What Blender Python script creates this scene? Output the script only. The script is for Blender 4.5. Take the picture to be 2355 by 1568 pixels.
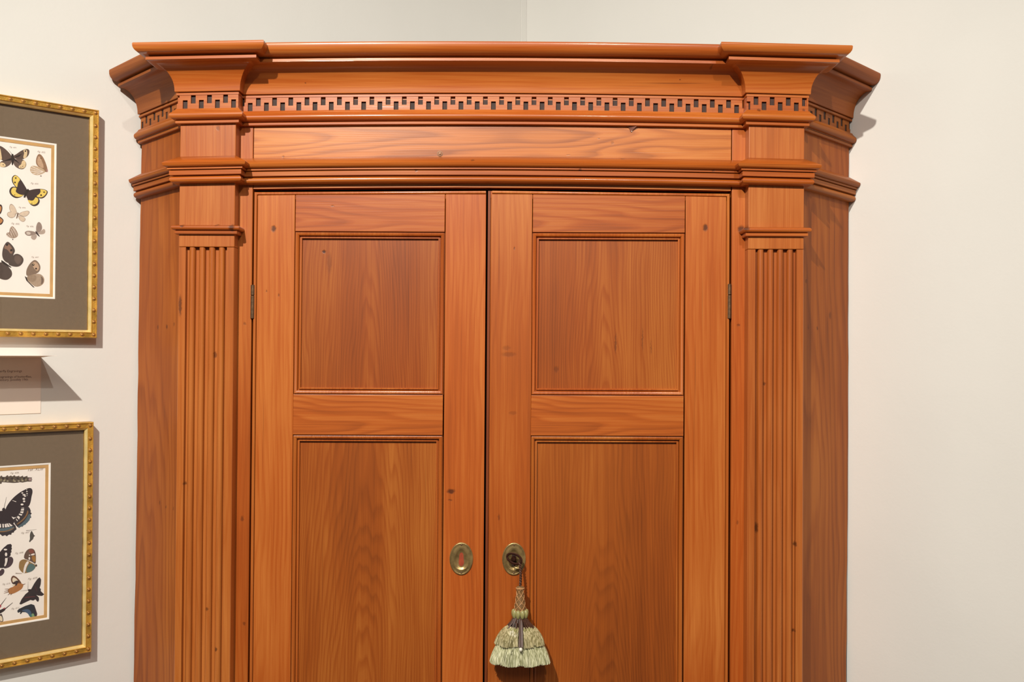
import bpy, bmesh, math, random
from mathutils import Vector, Matrix
random.seed(7)
for _o in list(bpy.data.objects):
    bpy.data.objects.remove(_o)
SC = bpy.context.scene
COL = SC.collection
PI = math.pi

# ------------------------------------------------------------------ camera
CAM_H = 1.60
cd = bpy.data.cameras.new('camera')
cd.sensor_width = 36.0
cd.lens = 2300.0 / 2355.0 * 36.0
cd.clip_start = 0.02
cam = bpy.data.objects.new('camera', cd)
COL.objects.link(cam)
cam.matrix_world = (Matrix.Translation((0, 0, CAM_H)) @ Matrix.Rotation(PI/2 + math.atan(31/2300.0), 4, 'X')
                    @ Matrix.Rotation(0.004, 4, 'Z'))
SC.camera = cam

# ------------------------------------------------------------------ light
world = bpy.data.worlds.new('hall')
SC.world = world
world.use_nodes = True
bg = world.node_tree.nodes['Background']
bg.inputs[0].default_value = (1.0, 0.965, 0.90, 1)
bg.inputs[1].default_value = 0.07

def spot(name, loc, target, watts, size, radius, col=(1, .93, .83)):
    l = bpy.data.lights.new(name, 'SPOT')
    l.energy = watts
    l.color = col
    l.spot_size = math.radians(size)
    l.spot_blend = 1.0
    l.shadow_soft_size = radius
    o = bpy.data.objects.new(name, l)
    COL.objects.link(o)
    o.location = loc
    d = Vector(target) - Vector(loc)
    o.rotation_euler = d.to_track_quat('-Z', 'Y').to_euler()
    return o
spot('track_spot', (-0.60, -0.40, 2.95), (-0.15, 1.65, 1.55), 250, 78, 0.02)
spot('track_spot', (0.32, -0.40, 2.95), (0.45, 1.65, 1.5), 66, 80, 0.02)

def added_fill_light(loc, sx, sy, watts):  # unseen area light added behind the camera for soft front fill
    l = bpy.data.lights.new('added_fill_light', 'AREA'); l.shape = 'RECTANGLE'; l.size = sx; l.size_y = sy
    l.energy = watts; l.color = (1, .95, .87)
    o = bpy.data.objects.new('added_fill_light', l); COL.objects.link(o); o.location = loc
added_fill_light((0.2, -2.2, 3.4), 2.4, 1.2, 44)

SC.view_settings.view_transform = 'Standard'
SC.view_settings.look = 'None'
SC.view_settings.gamma = 1.0
SC.view_settings.use_curve_mapping = False
SC.view_settings.exposure = 0.14

# ------------------------------------------------------------------ layout
D = 1.61            # depth of the cabinet's door plane
XC = -0.0345        # cabinet centre line
DH = 0.3835         # half width of the door pair
PI_IN, PI_OUT = 0.408, 0.4965   # pilaster edges from the centre line
PP = 0.024          # pilaster projection
WALL_A = math.radians(42.2)
CORNER = Vector((0.030, 2.343, 0))
WT = Vector((math.cos(WALL_A), math.sin(WALL_A), 0))    # along left wall to the corner
WN = Vector((math.sin(WALL_A), -math.cos(WALL_A), 0))   # out of left wall
RT = Vector((math.sin(WALL_A), -math.cos(WALL_A), 0))   # along right wall from the corner
RN = Vector((-math.cos(WALL_A), -math.sin(WALL_A), 0))  # out of right wall
CAB_TOP = 2.0888
WING_L, WING_R = 0.1124, 0.1195   # how far back each canted side runs


# ------------------------------------------------------------------ helpers
WM = {}
def link_world(o, parent, W):
    COL.objects.link(o)
    if parent is not None:
        o.parent = parent
        o.matrix_basis = WM[parent.name].inverted() @ W
    else:
        o.matrix_basis = W
    WM[o.name] = W
    return o

def empty(name, loc, rz=0.0, parent=None):
    o = bpy.data.objects.new(name, None)
    o.empty_display_size = 0.05
    return link_world(o, parent, Matrix.Translation(loc) @ Matrix.Rotation(rz, 4, 'Z'))

def tag(o, label, cat=None, group=None, kind=None):
    if label: o['label'] = label
    if cat: o['category'] = cat
    if group: o['group'] = group
    if kind: o['kind'] = kind
    return o

def sag(v):
    # the old entablature has settled a few millimetres towards both ends
    w = min(1, max(0, (v.z-1.80)/.07))
    # and the whole piece leans a touch
    return Vector((v.x + .0055*(max(v.z, 1.0)-1.6), v.y, v.z - .0034*w*min(((v.x-XC)/.36)**2, 2.8)))

def in_cabinet(p):
    while p is not None:
        if p.name == 'corner_cabinet': return True
        p = p.parent
    return False

def build(name, verts, faces, mat, parent=None, rz=0.0, smooth=32, fmat=None, origin=None):
    vs = [Vector(v) for v in verts]
    if in_cabinet(parent): vs = [sag(v) for v in vs]
    if origin is None:
        lo = Vector((min(v.x for v in vs), min(v.y for v in vs), min(v.z for v in vs)))
        hi = Vector((max(v.x for v in vs), max(v.y for v in vs), max(v.z for v in vs)))
        origin = (lo + hi) / 2
    W = Matrix.Translation(origin) @ Matrix.Rotation(rz, 4, 'Z')
    Wi = W.inverted()
    me = bpy.data.meshes.new(name)
    me.from_pydata([Wi @ v for v in vs], [], faces)
    mats = mat if isinstance(mat, (list, tuple)) else [mat]
    for m in mats: me.materials.append(m)
    if fmat:
        for p, i in zip(me.polygons, fmat): p.material_index = i
    me.validate()
    bm = bmesh.new(); bm.from_mesh(me)
    if fmat is None:
        bmesh.ops.recalc_face_normals(bm, faces=bm.faces)
    bm.to_mesh(me); bm.free()
    if smooth:
        me.shade_smooth()
        me.set_sharp_from_angle(angle=math.radians(smooth))
    return link_world(bpy.data.objects.new(name, me), parent, W)

def boxgeo(x0, x1, y0, y1, z0, z1, bev=0.0):
    bm = bmesh.new()
    bmesh.ops.create_cube(bm, size=1.0)
    for v in bm.verts:
        v.co = Vector(((x0+x1)/2 + v.co.x*(x1-x0), (y0+y1)/2 + v.co.y*(y1-y0), (z0+z1)/2 + v.co.z*(z1-z0)))
    if bev:
        bmesh.ops.bevel(bm, geom=list(bm.edges), offset=bev, segments=2, affect='EDGES', profile=0.5)
    bm.verts.index_update()
    r = [v.co.copy() for v in bm.verts], [[v.index for v in f.verts] for f in bm.faces]
    bm.free()
    return r

def box(name, x0, x1, y0, y1, z0, z1, mat, parent=None, bev=0.0012):
    v, f = boxgeo(x0, x1, y0, y1, z0, z1, bev)
    return build(name, v, f, mat, parent, smooth=0)

def orient(poly):
    a = sum(p[0]*q[1]-q[0]*p[1] for p, q in zip(poly, poly[1:]+poly[:1]))
    return poly if a > 0 else poly[::-1]

def sweep(name, prof, path, mat, parent, m0=None, m1=None, rz=0.0):
    """closed profile (projection mm, world z) run along a plan path; projection is to the right of travel"""
    n = []
    for a, b in zip(path, path[1:]):
        d = (Vector(b) - Vector(a)).normalized(); n.append(Vector((d.y, -d.x)))
    ms = []
    for i in range(len(path)):
        if i == 0: ms.append(Vector(m0) if m0 is not None else n[0])
        elif i == len(path)-1: ms.append(Vector(m1) if m1 is not None else n[-1])
        else: ms.append((n[i-1]+n[i]) / (1 + n[i-1].dot(n[i])))
    vs, fs, k = [], [], len(prof)
    for P, m in zip(path, ms):
        for p, z in prof:
            vs.append((P[0]+m.x*p/1000, P[1]+m.y*p/1000, z))
    for i in range(len(path)-1):
        for j in range(k):
            jj = (j+1) % k
            fs.append((i*k+j, i*k+jj, (i+1)*k+jj, (i+1)*k+j))
    fs.append(tuple(range(k))[::-1]); fs.append(tuple(range((len(path)-1)*k, len(path)*k)))
    return build(name, vs, fs, mat, parent, rz=rz)

def rectframe(name, prof, r, mapper, mat, parent, rz=0.0):
    """mitred rectangular frame; profile (inset from the outer edge, height) in mm, open or closed"""
    x0, z0, x1, z1 = r
    vs, fs, k = [], [], len(prof)
    for w, h in prof:
        w /= 1000; h /= 1000
        for x, z in ((x0+w, z0+w), (x1-w, z0+w), (x1-w, z1-w), (x0+w, z1-w)):
            vs.append(mapper(x, z, h))
    for j in range(k):
        jj = (j+1) % k
        for c in range(4):
            d = (c+1) % 4
            fs.append((j*4+c, j*4+d, jj*4+d, jj*4+c))
    return build(name, vs, fs, mat, parent, rz=rz)

def tube(path, r, n=6, close=False):
    """round tube through points; r a number or list"""
    P = [Vector(p) for p in path]
    vs, fs = [], []
    up = Vector((0.13, 0.31, 0.94)).normalized()
    for i, p in enumerate(P):
        a = P[(i-1) % len(P)] if (i > 0 or close) else P[0]
        b = P[(i+1) % len(P)] if (i < len(P)-1 or close) else P[-1]
        t = (b-a).normalized()
        u = t.cross(up)
        if u.length < 1e-3: u = t.cross(Vector((1, 0, 0)))
        u.normalize(); w = t.cross(u)
        rr = r[i] if isinstance(r, (list, tuple)) else r
        for j in range(n):
            an = 2*PI*j/n
            vs.append(p + u*math.cos(an)*rr + w*math.sin(an)*rr)
    m = len(P)
    for i in range(m if close else m-1):
        for j in range(n):
            k = (j+1) % n; i2 = (i+1) % m
            fs.append((i*n+j, i*n+k, i2*n+k, i2*n+j))
    if not close:
        fs.append(tuple(range(n))[::-1]); fs.append(tuple(range((m-1)*n, m*n)))
    return vs, fs

def merge(parts):
    vs, fs = [], []
    for v, f in parts:
        o = len(vs); vs += list(v); fs += [tuple(i+o for i in q) for q in f]
    return vs, fs

def lathe(prof, cx, cy, n=24, ysq=1.0):
    """(radius, z) rings about a vertical axis"""
    vs, fs = [], []
    for r, z in prof:
        for j in range(n):
            a = 2*PI*j/n
            vs.append((cx + r*math.cos(a), cy + r*ysq*math.sin(a), z))
    for i in range(len(prof)-1):
        for j in range(n):
            k = (j+1) % n
            fs.append((i*n+j, i*n+k, (i+1)*n+k, (i+1)*n+j))
    fs.append(tuple(range(n))); fs.append(tuple(range((len(prof)-1)*n, len(prof)*n)))
    return vs, fs

# ------------------------------------------------------------------ materials
def newmat(name):
    m = bpy.data.materials.new(name); m.use_nodes = True
    nt = m.node_tree
    return m, nt, nt.nodes['Principled BSDF']

def srgb(h):
    c = [int(h[i:i+2], 16)/255 for i in (0, 2, 4)]
    return tuple((x/12.92 if x <= .04045 else ((x+.055)/1.055)**2.4) for x in c) + (1,)

def plain(name, hexcol, rough=0.6, metal=0.0, bump=0.0, bscale=200, vary=0.0, vscale=30, spec=0.5):
    m, nt, b = newmat(name)
    c = srgb(hexcol)
    b.inputs['Base Color'].default_value = c
    b.inputs['Roughness'].default_value = rough
    b.inputs['Metallic'].default_value = metal
    b.inputs['Specular IOR Level'].default_value = spec
    N, L = nt.nodes, nt.links
    tc = N.new('ShaderNodeTexCoord')
    if vary:
        n = N.new('ShaderNodeTexNoise'); n.inputs['Scale'].default_value = vscale; n.inputs['Detail'].default_value = 5
        L.new(tc.outputs['Object'], n.inputs['Vector'])
        r = N.new('ShaderNodeValToRGB')
        r.color_ramp.elements[0].position = .3; r.color_ramp.elements[1].position = .7
        r.color_ramp.elements[0].color = tuple(x*(1-vary) for x in c[:3]) + (1,)
        r.color_ramp.elements[1].color = tuple(min(1, x*(1+vary*.6)) for x in c[:3]) + (1,)
        L.new(n.outputs[0], r.inputs[0]); L.new(r.outputs[0], b.inputs['Base Color'])
    if bump:
        n = N.new('ShaderNodeTexNoise'); n.inputs['Scale'].default_value = bscale; n.inputs['Detail'].default_value = 4
        L.new(tc.outputs['Object'], n.inputs['Vector'])
        bp = N.new('ShaderNodeBump'); bp.inputs['Strength'].default_value = bump; bp.inputs['Distance'].default_value = .001
        L.new(n.outputs[0], bp.inputs['Height']); L.new(bp.outputs[0], b.inputs['Normal'])
    return m

cab = empty('corner_cabinet', (XC, D, 0))
tag(cab, 'tall antique orange-brown pine corner cabinet with moulded cornice, fluted pilasters and panelled doors', 'cabinet')

# nail heads, small knots and bruises of the old boards: x, z, half width, half height (0.1 mm), depth of tone
MARKS = [(-3506, 18011, 42, 56, 0.8), (3456, 18056, 42, 63, 0.8), (-2705, 17655, 35, 35, 0.9), (-2619, 17474, 42, 175, 0.25), (-2560, 18384, 28, 21, 0.5), (-625, 13797, 70, 42, 0.8), (-637, 13658, 42, 14, 0.5), (146, 13387, 21, 56, 0.4), (295, 16000, 126, 42, 0.3), (259, 16104, 70, 42, 0.25), (359, 15059, 70, 35, 0.25), (2024, 16190, 14, 175, 0.5), (2456, 16264, 9, 210, 0.5), (2596, 16126, 9, 126, 0.4), (1064, 15763, 42, 56, 0.35), (376, 17712, 14, 28, 0.6), (-3416, 16942, 14, 28, 0.5), (-3612, 17010, 10, 21, 0.5), (-3961, 16483, 28, 28, 0.4), (-3976, 13348, 28, 49, 0.5), (-3933, 11670, 28, 35, 0.5), (4233, 13266, 28, 84, 0.7), (-4921, 16753, 28, 175, 0.7), (-4380, 15976, 21, 56, 0.6), (-4093, 17985, 49, 63, 0.8), (4036, 18027, 63, 70, 0.8), (4366, 15550, 28, 28, 0.6), (3990, 16488, 28, 28, 0.5), (3975, 13319, 21, 42, 0.4), (-5573, 16432, 21, 42, 0.5), (-5350, 16434, 21, 42, 0.6), (-5169, 16471, 21, 42, 0.4), (-5482, 13529, 14, 42, 0.5), (-5321, 13474, 14, 28, 0.5), (-5140, 13476, 14, 35, 0.4), (5177, 16465, 14, 56, 0.4), (5386, 16453, 21, 35, 0.6), (5124, 17212, 21, 42, 0.4), (5699, 16679, 35, 70, 0.4), (4847, 13015, 21, 42, 0.7), (-4465, 11956, 28, 28, 0.6), (-4317, 11320, 28, 35, 0.7), (-5016, 11570, 14, 35, 0.5), (4821, 11642, 28, 28, 0.7), (-5053, 15182, 14, 42, 0.6), (-4840, 13931, 21, 28, 0.6), (1731, 19491, 35, 10, 0.5), (1956, 19423, 28, 28, 0.3), (-3360, 19183, 21, 21, 0.4), (-295, 19100, 35, 21, 0.6), (-1202, 18937, 28, 21, 0.6), (1421, 18955, 28, 21, 0.7), (3554, 18947, 28, 21, 0.5), (-2135, 20986, 49, 28, 0.6), (-2989, 20345, 14, 14, 0.7), (3019, 20416, 14, 14, 0.7), (3487, 20568, 21, 21, 0.6), (4248, 19887, 28, 28, 0.6), (4962, 19894, 28, 28, 0.6), (-4876, 18012, 35, 28, 0.7), (-4338, 18031, 35, 21, 0.6), (-4345, 19581, 28, 42, 0.4), (2119, 19158, 42, 14, 0.5), (1243, 19227, 35, 10, 0.4)]

def marks_group():
    g = bpy.data.node_groups.new('board_marks', 'ShaderNodeTree')
    g.interface.new_socket(name='Mark', in_out='OUTPUT', socket_type='NodeSocketFloat')
    N, L = g.nodes, g.links
    out = N.new('NodeGroupOutput')
    tc = N.new('ShaderNodeTexCoord'); tc.object = cab
    nz = N.new('ShaderNodeTexNoise'); nz.inputs['Scale'].default_value = 260; nz.inputs['Detail'].default_value = 2
    L.new(tc.outputs['Object'], nz.inputs['Vector'])
    wa = N.new('ShaderNodeVectorMath'); wa.operation = 'MULTIPLY_ADD'
    L.new(nz.outputs['Color'], wa.inputs[0]); wa.inputs[1].default_value = (.004,)*3
    L.new(tc.outputs['Object'], wa.inputs[2])
    acc = None
    for x, z, rx, rz, s in MARKS:
        x = x*1e-4+.002; z = z*1e-4+.002; rx *= 1e-4; rz *= 1e-4
        v = N.new('ShaderNodeVectorMath'); v.operation = 'MULTIPLY_ADD'
        L.new(wa.outputs[0], v.inputs[0])
        v.inputs[1].default_value = (1/rx, 0, 1/rz); v.inputs[2].default_value = (-x/rx, 0, -z/rz)
        l = N.new('ShaderNodeVectorMath'); l.operation = 'LENGTH'; L.new(v.outputs[0], l.inputs[0])
        r = N.new('ShaderNodeMapRange'); r.interpolation_type = 'SMOOTHSTEP'
        r.inputs[1].default_value = .45; r.inputs[2].default_value = 1.25; r.inputs[3].default_value = s; r.inputs[4].default_value = 0
        L.new(l.outputs['Value'], r.inputs[0])
        if acc is None: acc = r
        else:
            m = N.new('ShaderNodeMath'); m.operation = 'MAXIMUM'
            L.new(acc.outputs[0], m.inputs[0]); L.new(r.outputs[0], m.inputs[1]); acc = m
    L.new(acc.outputs[0], out.inputs[0])
    return g
MARK_GROUP = marks_group()

def wood(name, axis='Z', off=(0.25, 0.06), tilt=0.03, freq=130, ring=0.35, warp=.02, cols=('c87c3a', 'a7531b', '602609'),
         rough=.38, bias=0.0, coat=.42, spec=.30, coat_r=.24):
    m, nt, b = newmat(name)
    N, L = nt.nodes, nt.links
    def math_(op, a, c=None, cl=False):
        n = N.new('ShaderNodeMath'); n.operation = op; n.use_clamp = cl
        for i, s in enumerate((a, c)):
            if s is None: continue
            if isinstance(s, (int, float)): n.inputs[i].default_value = s
            else: L.new(s, n.inputs[i])
        return n.outputs[0]
    tc = N.new('ShaderNodeTexCoord')
    oi = N.new('ShaderNodeObjectInfo')
    sp = N.new('ShaderNodeSeparateXYZ'); L.new(tc.outputs['Object'], sp.inputs[0])
    if axis == 'Z': a, c, l = sp.outputs[0], sp.outputs[1], sp.outputs[2]
    else: a, c, l = sp.outputs[2], sp.outputs[1], sp.outputs[0]
    seed = math_('MULTIPLY', oi.outputs['Random'], 61.0)
    def noise(sa, sl, det=3, rgh=.55, add=0.0):
        cb = N.new('ShaderNodeCombineXYZ')
        L.new(math_('MULTIPLY', a, sa), cb.inputs[0])
        L.new(math_('MULTIPLY', c, sa), cb.inputs[1])
        L.new(math_('MULTIPLY', l, sl), cb.inputs[2])
        n = N.new('ShaderNodeTexNoise'); n.noise_dimensions = '4D'
        n.inputs['Scale'].default_value = 1.0; n.inputs['Detail'].default_value = det; n.inputs['Roughness'].default_value = rgh
        L.new(cb.outputs[0], n.inputs['Vector']); L.new(math_('ADD', seed, add), n.inputs['W'])
        return n.outputs[0]
    w1 = math_('MULTIPLY', math_('SUBTRACT', noise(9, 2.6, 2), .5), warp*2)
    w2 = math_('MULTIPLY', math_('SUBTRACT', noise(9, 2.2, 2, add=9), .5), warp*2.5)
    ra = math_('ADD', math_('ADD', a, off[0]), w1)
    rb = math_('ADD', math_('ADD', math_('ADD', c, off[1]), math_('MULTIPLY', l, tilt)), w2)
    r = math_('SQRT', math_('ADD', math_('MULTIPLY', ra, ra), math_('MULTIPLY', rb, rb)))
    jit = math_('MULTIPLY', math_('SUBTRACT', noise(34, .5, 2, add=41), .5), .022)
    t = math_('FRACT', math_('MULTIPLY', math_('ADD', r, jit), freq))
    rp = N.new('ShaderNodeValToRGB'); e = rp.color_ramp.elements
    e[0].position = 0; e[0].color = (.55,)*3 + (1,)
    e[1].position = 1; e[1].color = (.5,)*3 + (1,)
    for p, v in ((.12, .1), (.5, .18), (.8, .85), (.93, 1.0)):
        q = e.new(p); q.color = (v,)*3 + (1,)
    L.new(t, rp.inputs[0])
    gate = math_('MULTIPLY', noise(7, 1.2, 2, add=23), 1.3)
    ringv = math_('MULTIPLY', rp.outputs[0], math_('MULTIPLY', gate, ring))
    streak = noise(42, 1.1, 4, .6, add=3)
    fibre = noise(520, 9, 3, .6, add=5)
    patch = noise(7, 2.2, 3, .5, add=7)
    f = math_('ADD', math_('MULTIPLY', streak, .42), math_('MULTIPLY', patch, .66))
    f = math_('ADD', f, math_('MULTIPLY', fibre, .38))
    f = math_('ADD', math_('SUBTRACT', f, .30 - bias), ringv)
    cr = N.new('ShaderNodeValToRGB'); e = cr.color_ramp.elements
    e[0].position = .15; e[0].color = srgb(cols[0]); e[1].position = .95; e[1].color = srgb(cols[2])
    q = e.new(.5); q.color = srgb(cols[1])
    L.new(f, cr.inputs[0])
    # slow drift of hue and tone from board to board and within a board
    hp = N.new('ShaderNodeValToRGB'); e = hp.color_ramp.elements
    e[0].position = .30; e[0].color = (.95, .85, .74, 1); e[1].position = .70; e[1].color = (1.03, 1.06, 1.06, 1)
    L.new(noise(6, 1.6, 4, .6, add=31), hp.inputs[0])
    hm = N.new('ShaderNodeMix'); hm.data_type = 'RGBA'; hm.blend_type = 'MULTIPLY'; hm.inputs[0].default_value = 1.0
    L.new(cr.outputs[0], hm.inputs[6]); L.new(hp.outputs[0], hm.inputs[7])
    hv = N.new('ShaderNodeHueSaturation')
    L.new(hm.outputs[2], hv.inputs['Color'])
    L.new(math_('ADD', math_('MULTIPLY', oi.outputs['Random'], .12), .93), hv.inputs['Value'])
    L.new(math_('ADD', math_('MULTIPLY', math_('FRACT', math_('MULTIPLY', oi.outputs['Random'], 7.31)), .003), .4990), hv.inputs['Hue'])
    # fine dark pores drawn along the grain
    pore = N.new('ShaderNodeMapRange'); pore.inputs[1].default_value = .69; pore.inputs[2].default_value = .80
    L.new(noise(300, 3.2, 2, .5, add=11), pore.inputs[0])
    mk = N.new('ShaderNodeGroup'); mk.node_tree = MARK_GROUP
    dk = math_('MAXIMUM', math_('MULTIPLY', pore.outputs[0], .5), mk.outputs[0], True)
    mx = N.new('ShaderNodeMix'); mx.data_type = 'RGBA'
    L.new(dk, mx.inputs[0]); L.new(hv.outputs[0], mx.inputs[6]); mx.inputs[7].default_value = srgb('3a1a0e')
    L.new(mx.outputs[2], b.inputs['Base Color'])
    ro = math_('ADD', math_('MULTIPLY', patch, .12), rough-.06)
    L.new(ro, b.inputs['Roughness'])
    b.inputs['Specular IOR Level'].default_value = spec
    b.inputs['Coat Weight'].default_value = coat
    b.inputs['Coat Roughness'].default_value = coat_r
    b.inputs['Coat IOR'].default_value = 1.48
    bp = N.new('ShaderNodeBump'); bp.inputs['Strength'].default_value = .22; bp.inputs['Distance'].default_value = .0008
    h = math_('SUBTRACT', math_('ADD', math_('MULTIPLY', fibre, .5), math_('MULTIPLY', patch, 1.2)), math_('MULTIPLY', dk, .9))
    L.new(h, bp.inputs['Height'])
    L.new(bp.outputs[0], b.inputs['Normal']); L.new(bp.outputs[0], b.inputs['Coat Normal'])
    return m

W_STILE = wood('pine_straight', 'Z', (.32, .05), .01, 120, .12, .03)
W_RAIL = wood('pine_rail', 'X', (.012, .035), .06, 150, .26, .026)
W_PANEL = wood('pine_panel', 'Z', (.004, .026), .075, 240, .17, .020, cols=('b8702f', '954b17', '522208'), bias=.02)
W_MOULD = wood('pine_moulding', 'X', (.3, .05), .01, 150, .10, .02, rough=.36, coat=.45, coat_r=.15)
W_MOULDV = wood('pine_moulding_upright', 'Z', (.3, .05), .01, 150, .10, .02, rough=.36, coat=.45, coat_r=.15)
W_MOULDS = wood('pine_moulding_side', 'X', (.3, .05), .01, 150, .10, .02, cols=('bd7230', '96501a', '582608'), rough=.5, coat=.05, spec=.2)  # side runs coloured darker too, the weaker light put into the tone
W_STRIP = wood('stained_pine_strip', 'Z', (.3, .05), .01, 150, .1, .02, cols=('8a4a22', '6a3014', '3c190a'), rough=.45)
W_WING = wood('pine_side', 'Z', (.06, .09), .05, 90, .25, .03, cols=('bd6f28', '9a5014', '582506'), rough=.52, coat=.05, spec=.2)  # golden side boards, colour darkened for the weaker light on the canted sides
W_PILA = wood('pine_pilaster', 'Z', (.2, .05), .02, 110, .09, .03, cols=('c77e40', 'a85922', '662d0c'))
W_FRIEZE = wood('pine_frieze', 'X', (.02, .04), .05, 140, .38, .03, cols=('d28d48', 'b86a2a', '783812'))
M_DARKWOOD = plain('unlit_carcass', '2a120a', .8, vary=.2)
M_RED = plain('bare_red_pine', '9a3c1c', .6, vary=.25, vscale=120)
M_BRASS = plain('aged_brass', 'a88d5c', .34, .7, bump=.25, bscale=160, vary=.45, vscale=90)
M_IRON = plain('dark_hinge_metal', '6a5038', .45, .5, bump=.3, vary=.3, vscale=200)
M_KEY = plain('dark_bronze_key', '4a2a20', .38, .7, vary=.3, vscale=200)

# ------------------------------------------------------------------ room
def wall_mat(name, hexcol):
    m, nt, b = newmat(name)
    N, L = nt.nodes, nt.links
    tc = N.new('ShaderNodeTexCoord')
    c = srgb(hexcol)
    n = N.new('ShaderNodeTexNoise'); n.inputs['Scale'].default_value = 3.0; n.inputs['Detail'].default_value = 6
    L.new(tc.outputs['Object'], n.inputs['Vector'])
    r = N.new('ShaderNodeValToRGB')
    r.color_ramp.elements[0].position = .3; r.color_ramp.elements[1].position = .75
    r.color_ramp.elements[0].color = tuple(x*.965 for x in c[:3])+(1,)
    r.color_ramp.elements[1].color = tuple(min(1, x*1.02) for x in c[:3])+(1,)
    L.new(n.outputs[0], r.inputs[0]); L.new(r.outputs[0], b.inputs['Base Color'])
    b.inputs['Roughness'].default_value = .75
    b.inputs['Specular IOR Level'].default_value = .25
    n2 = N.new('ShaderNodeTexNoise'); n2.inputs['Scale'].default_value = 220; n2.inputs['Detail'].default_value = 3
    n3 = N.new('ShaderNodeTexNoise'); n3.inputs['Scale'].default_value = 14; n3.inputs['Detail'].default_value = 3
    L.new(tc.outputs['Object'], n2.inputs['Vector']); L.new(tc.outputs['Object'], n3.inputs['Vector'])
    ad = N.new('ShaderNodeMath'); ad.operation = 'MULTIPLY_ADD'; ad.inputs[1].default_value = 4.0
    L.new(n3.outputs[0], ad.inputs[0]); L.new(n2.outputs[0], ad.inputs[2])
    bp = N.new('ShaderNodeBump'); bp.inputs['Strength'].default_value = .12; bp.inputs['Distance'].default_value = .001
    L.new(ad.outputs[0], bp.inputs['Height']); L.new(bp.outputs[0], b.inputs['Normal'])
    return m
M_WALL = wall_mat('painted_wall', 'e0dfda')

def wallbox(name, p, t, n, length, z1, mat):
    q = p + t*length
    vs = [p, q, q-n*.05, p-n*.05]
    vs = [Vector((v.x, v.y, 0)) for v in vs] + [Vector((v.x, v.y, z1)) for v in vs]
    fs = [(0, 1, 2, 3), (4, 5, 6, 7), (0, 1, 5, 4), (1, 2, 6, 5), (2, 3, 7, 6), (3, 0, 4, 7)]
    o = build(name, vs, fs, mat, None, smooth=0)
    tag(o, None, kind='structure')
    return o
wallbox('wall_left', CORNER, -WT, WN, 4.2, 3.3, M_WALL)
wallbox('wall_right', CORNER, RT, RN, 4.2, 3.3, M_WALL)
fl = box('floor', -4.5, 4.5, -3.5, 2.6, -.05, 0, plain('hall_floor', '8c7f70', .7, vary=.15, vscale=8), None, 0)
tag(fl, None, kind='structure')
# narrow cover strip standing in the corner of the two walls
a, b_ = CORNER + RN*.0022, CORNER - WT*.016
vs = [CORNER + WN*.0002 - WT*.0005, CORNER - WT*.016 + WN*.0002, CORNER - WT*.016 + WN*.0024, CORNER - WT*.0005 + WN*.0024]
vs = [Vector((v.x, v.y, 0)) for v in vs] + [Vector((v.x, v.y, 3.3)) for v in vs]
tr = build('trim_1', vs, [(0, 1, 2, 3), (4, 5, 6, 7), (0, 1, 5, 4), (1, 2, 6, 5), (2, 3, 7, 6), (3, 0, 4, 7)], M_WALL, None, smooth=0)
tag(tr, None, kind='structure')

# ------------------------------------------------------------------ cabinet carcass
XL_O, XL_I = XC-PI_OUT, XC-PI_IN
XR_I, XR_O = XC+PI_IN, XC+PI_OUT
XD_L, XD_R = XC-DH, XC+DH
WLE = Vector((XL_O-WING_L, D+WING_L)); WRE = Vector((XR_O+WING_R, D+WING_R))
S2 = math.sqrt(.5)

def prism(name, plan, z0, z1, mat, parent, rz=0.0, smooth=32):
    plan = orient([tuple(p) for p in plan])
    k = len(plan)
    vs = [(x, y, z0) for x, y in plan] + [(x, y, z1) for x, y in plan]
    fs = [(j, (j+1) % k, k+(j+1) % k, k+j) for j in range(k)] + [tuple(range(k))[::-1], tuple(range(k, 2*k))]
    return build(name, vs, fs, mat, parent, rz=rz, smooth=smooth)

# canted side boards, back edges a little waney as on the old boards
def wing(side):
    P0 = Vector((XL_O if side < 0 else XR_O, D)); P1 = WLE if side < 0 else WRE
    d = (P1-P0).normalized(); inn = Vector((-d.y, d.x)) if side > 0 else Vector((d.y, -d.x))
    n = 60; vs, fs = [], []
    rnd = random.Random(3+side)
    for i in range(n+1):
        z = (CAB_TOP-.004)*i/n
        e = .0012*math.sin(z*9+side)+.0012*rnd.uniform(-1, 1)-.001
        for q in (P0, P1+d*e, P1+d*e+inn*.018, P0+inn*.018):
            vs.append((q.x, q.y, z))
    for i in range(n):
        for j in range(4):
            k = (j+1) % 4
            fs.append((i*4+j, i*4+k, i*4+4+k, i*4+4+j))
    fs += [(0, 1, 2, 3), tuple(range(n*4, n*4+4))]
    return build('side_board', vs, fs, W_WING, cab, rz=(-PI/4 if side < 0 else PI/4))
wing(-1); wing(1)
for x0, x1 in ((XL_O, XD_L-.0032), (XD_R+.0028, XR_O)):
    box('face_stile', x0, x1, D, D+.022, 0, CAB_TOP-.004, W_STILE, cab, .0012)
FX0, FX1 = XD_L-.0018, XD_R+.0016
vs, fs = [], []
for i in range(17):
    x = FX0+(FX1-FX0)*i/16
    vs += [(x, D+.0006, 1.8694), (x, D+.0006, CAB_TOP-.004), (x, D+.022, CAB_TOP-.004), (x, D+.022, 1.8694)]
for i in range(16):
    fs += [(i*4+j, i*4+(j+1) % 4, i*4+4+(j+1) % 4, i*4+4+j) for j in range(4)]
fs += [(0, 1, 2, 3), (64, 65, 66, 67)]
build('frieze_board', vs, fs, W_FRIEZE, cab)
box('plinth_board', XD_L-.003, XD_R+.0026, D, D+.022, 0, .16, W_FRIEZE, cab, .001)
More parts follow.
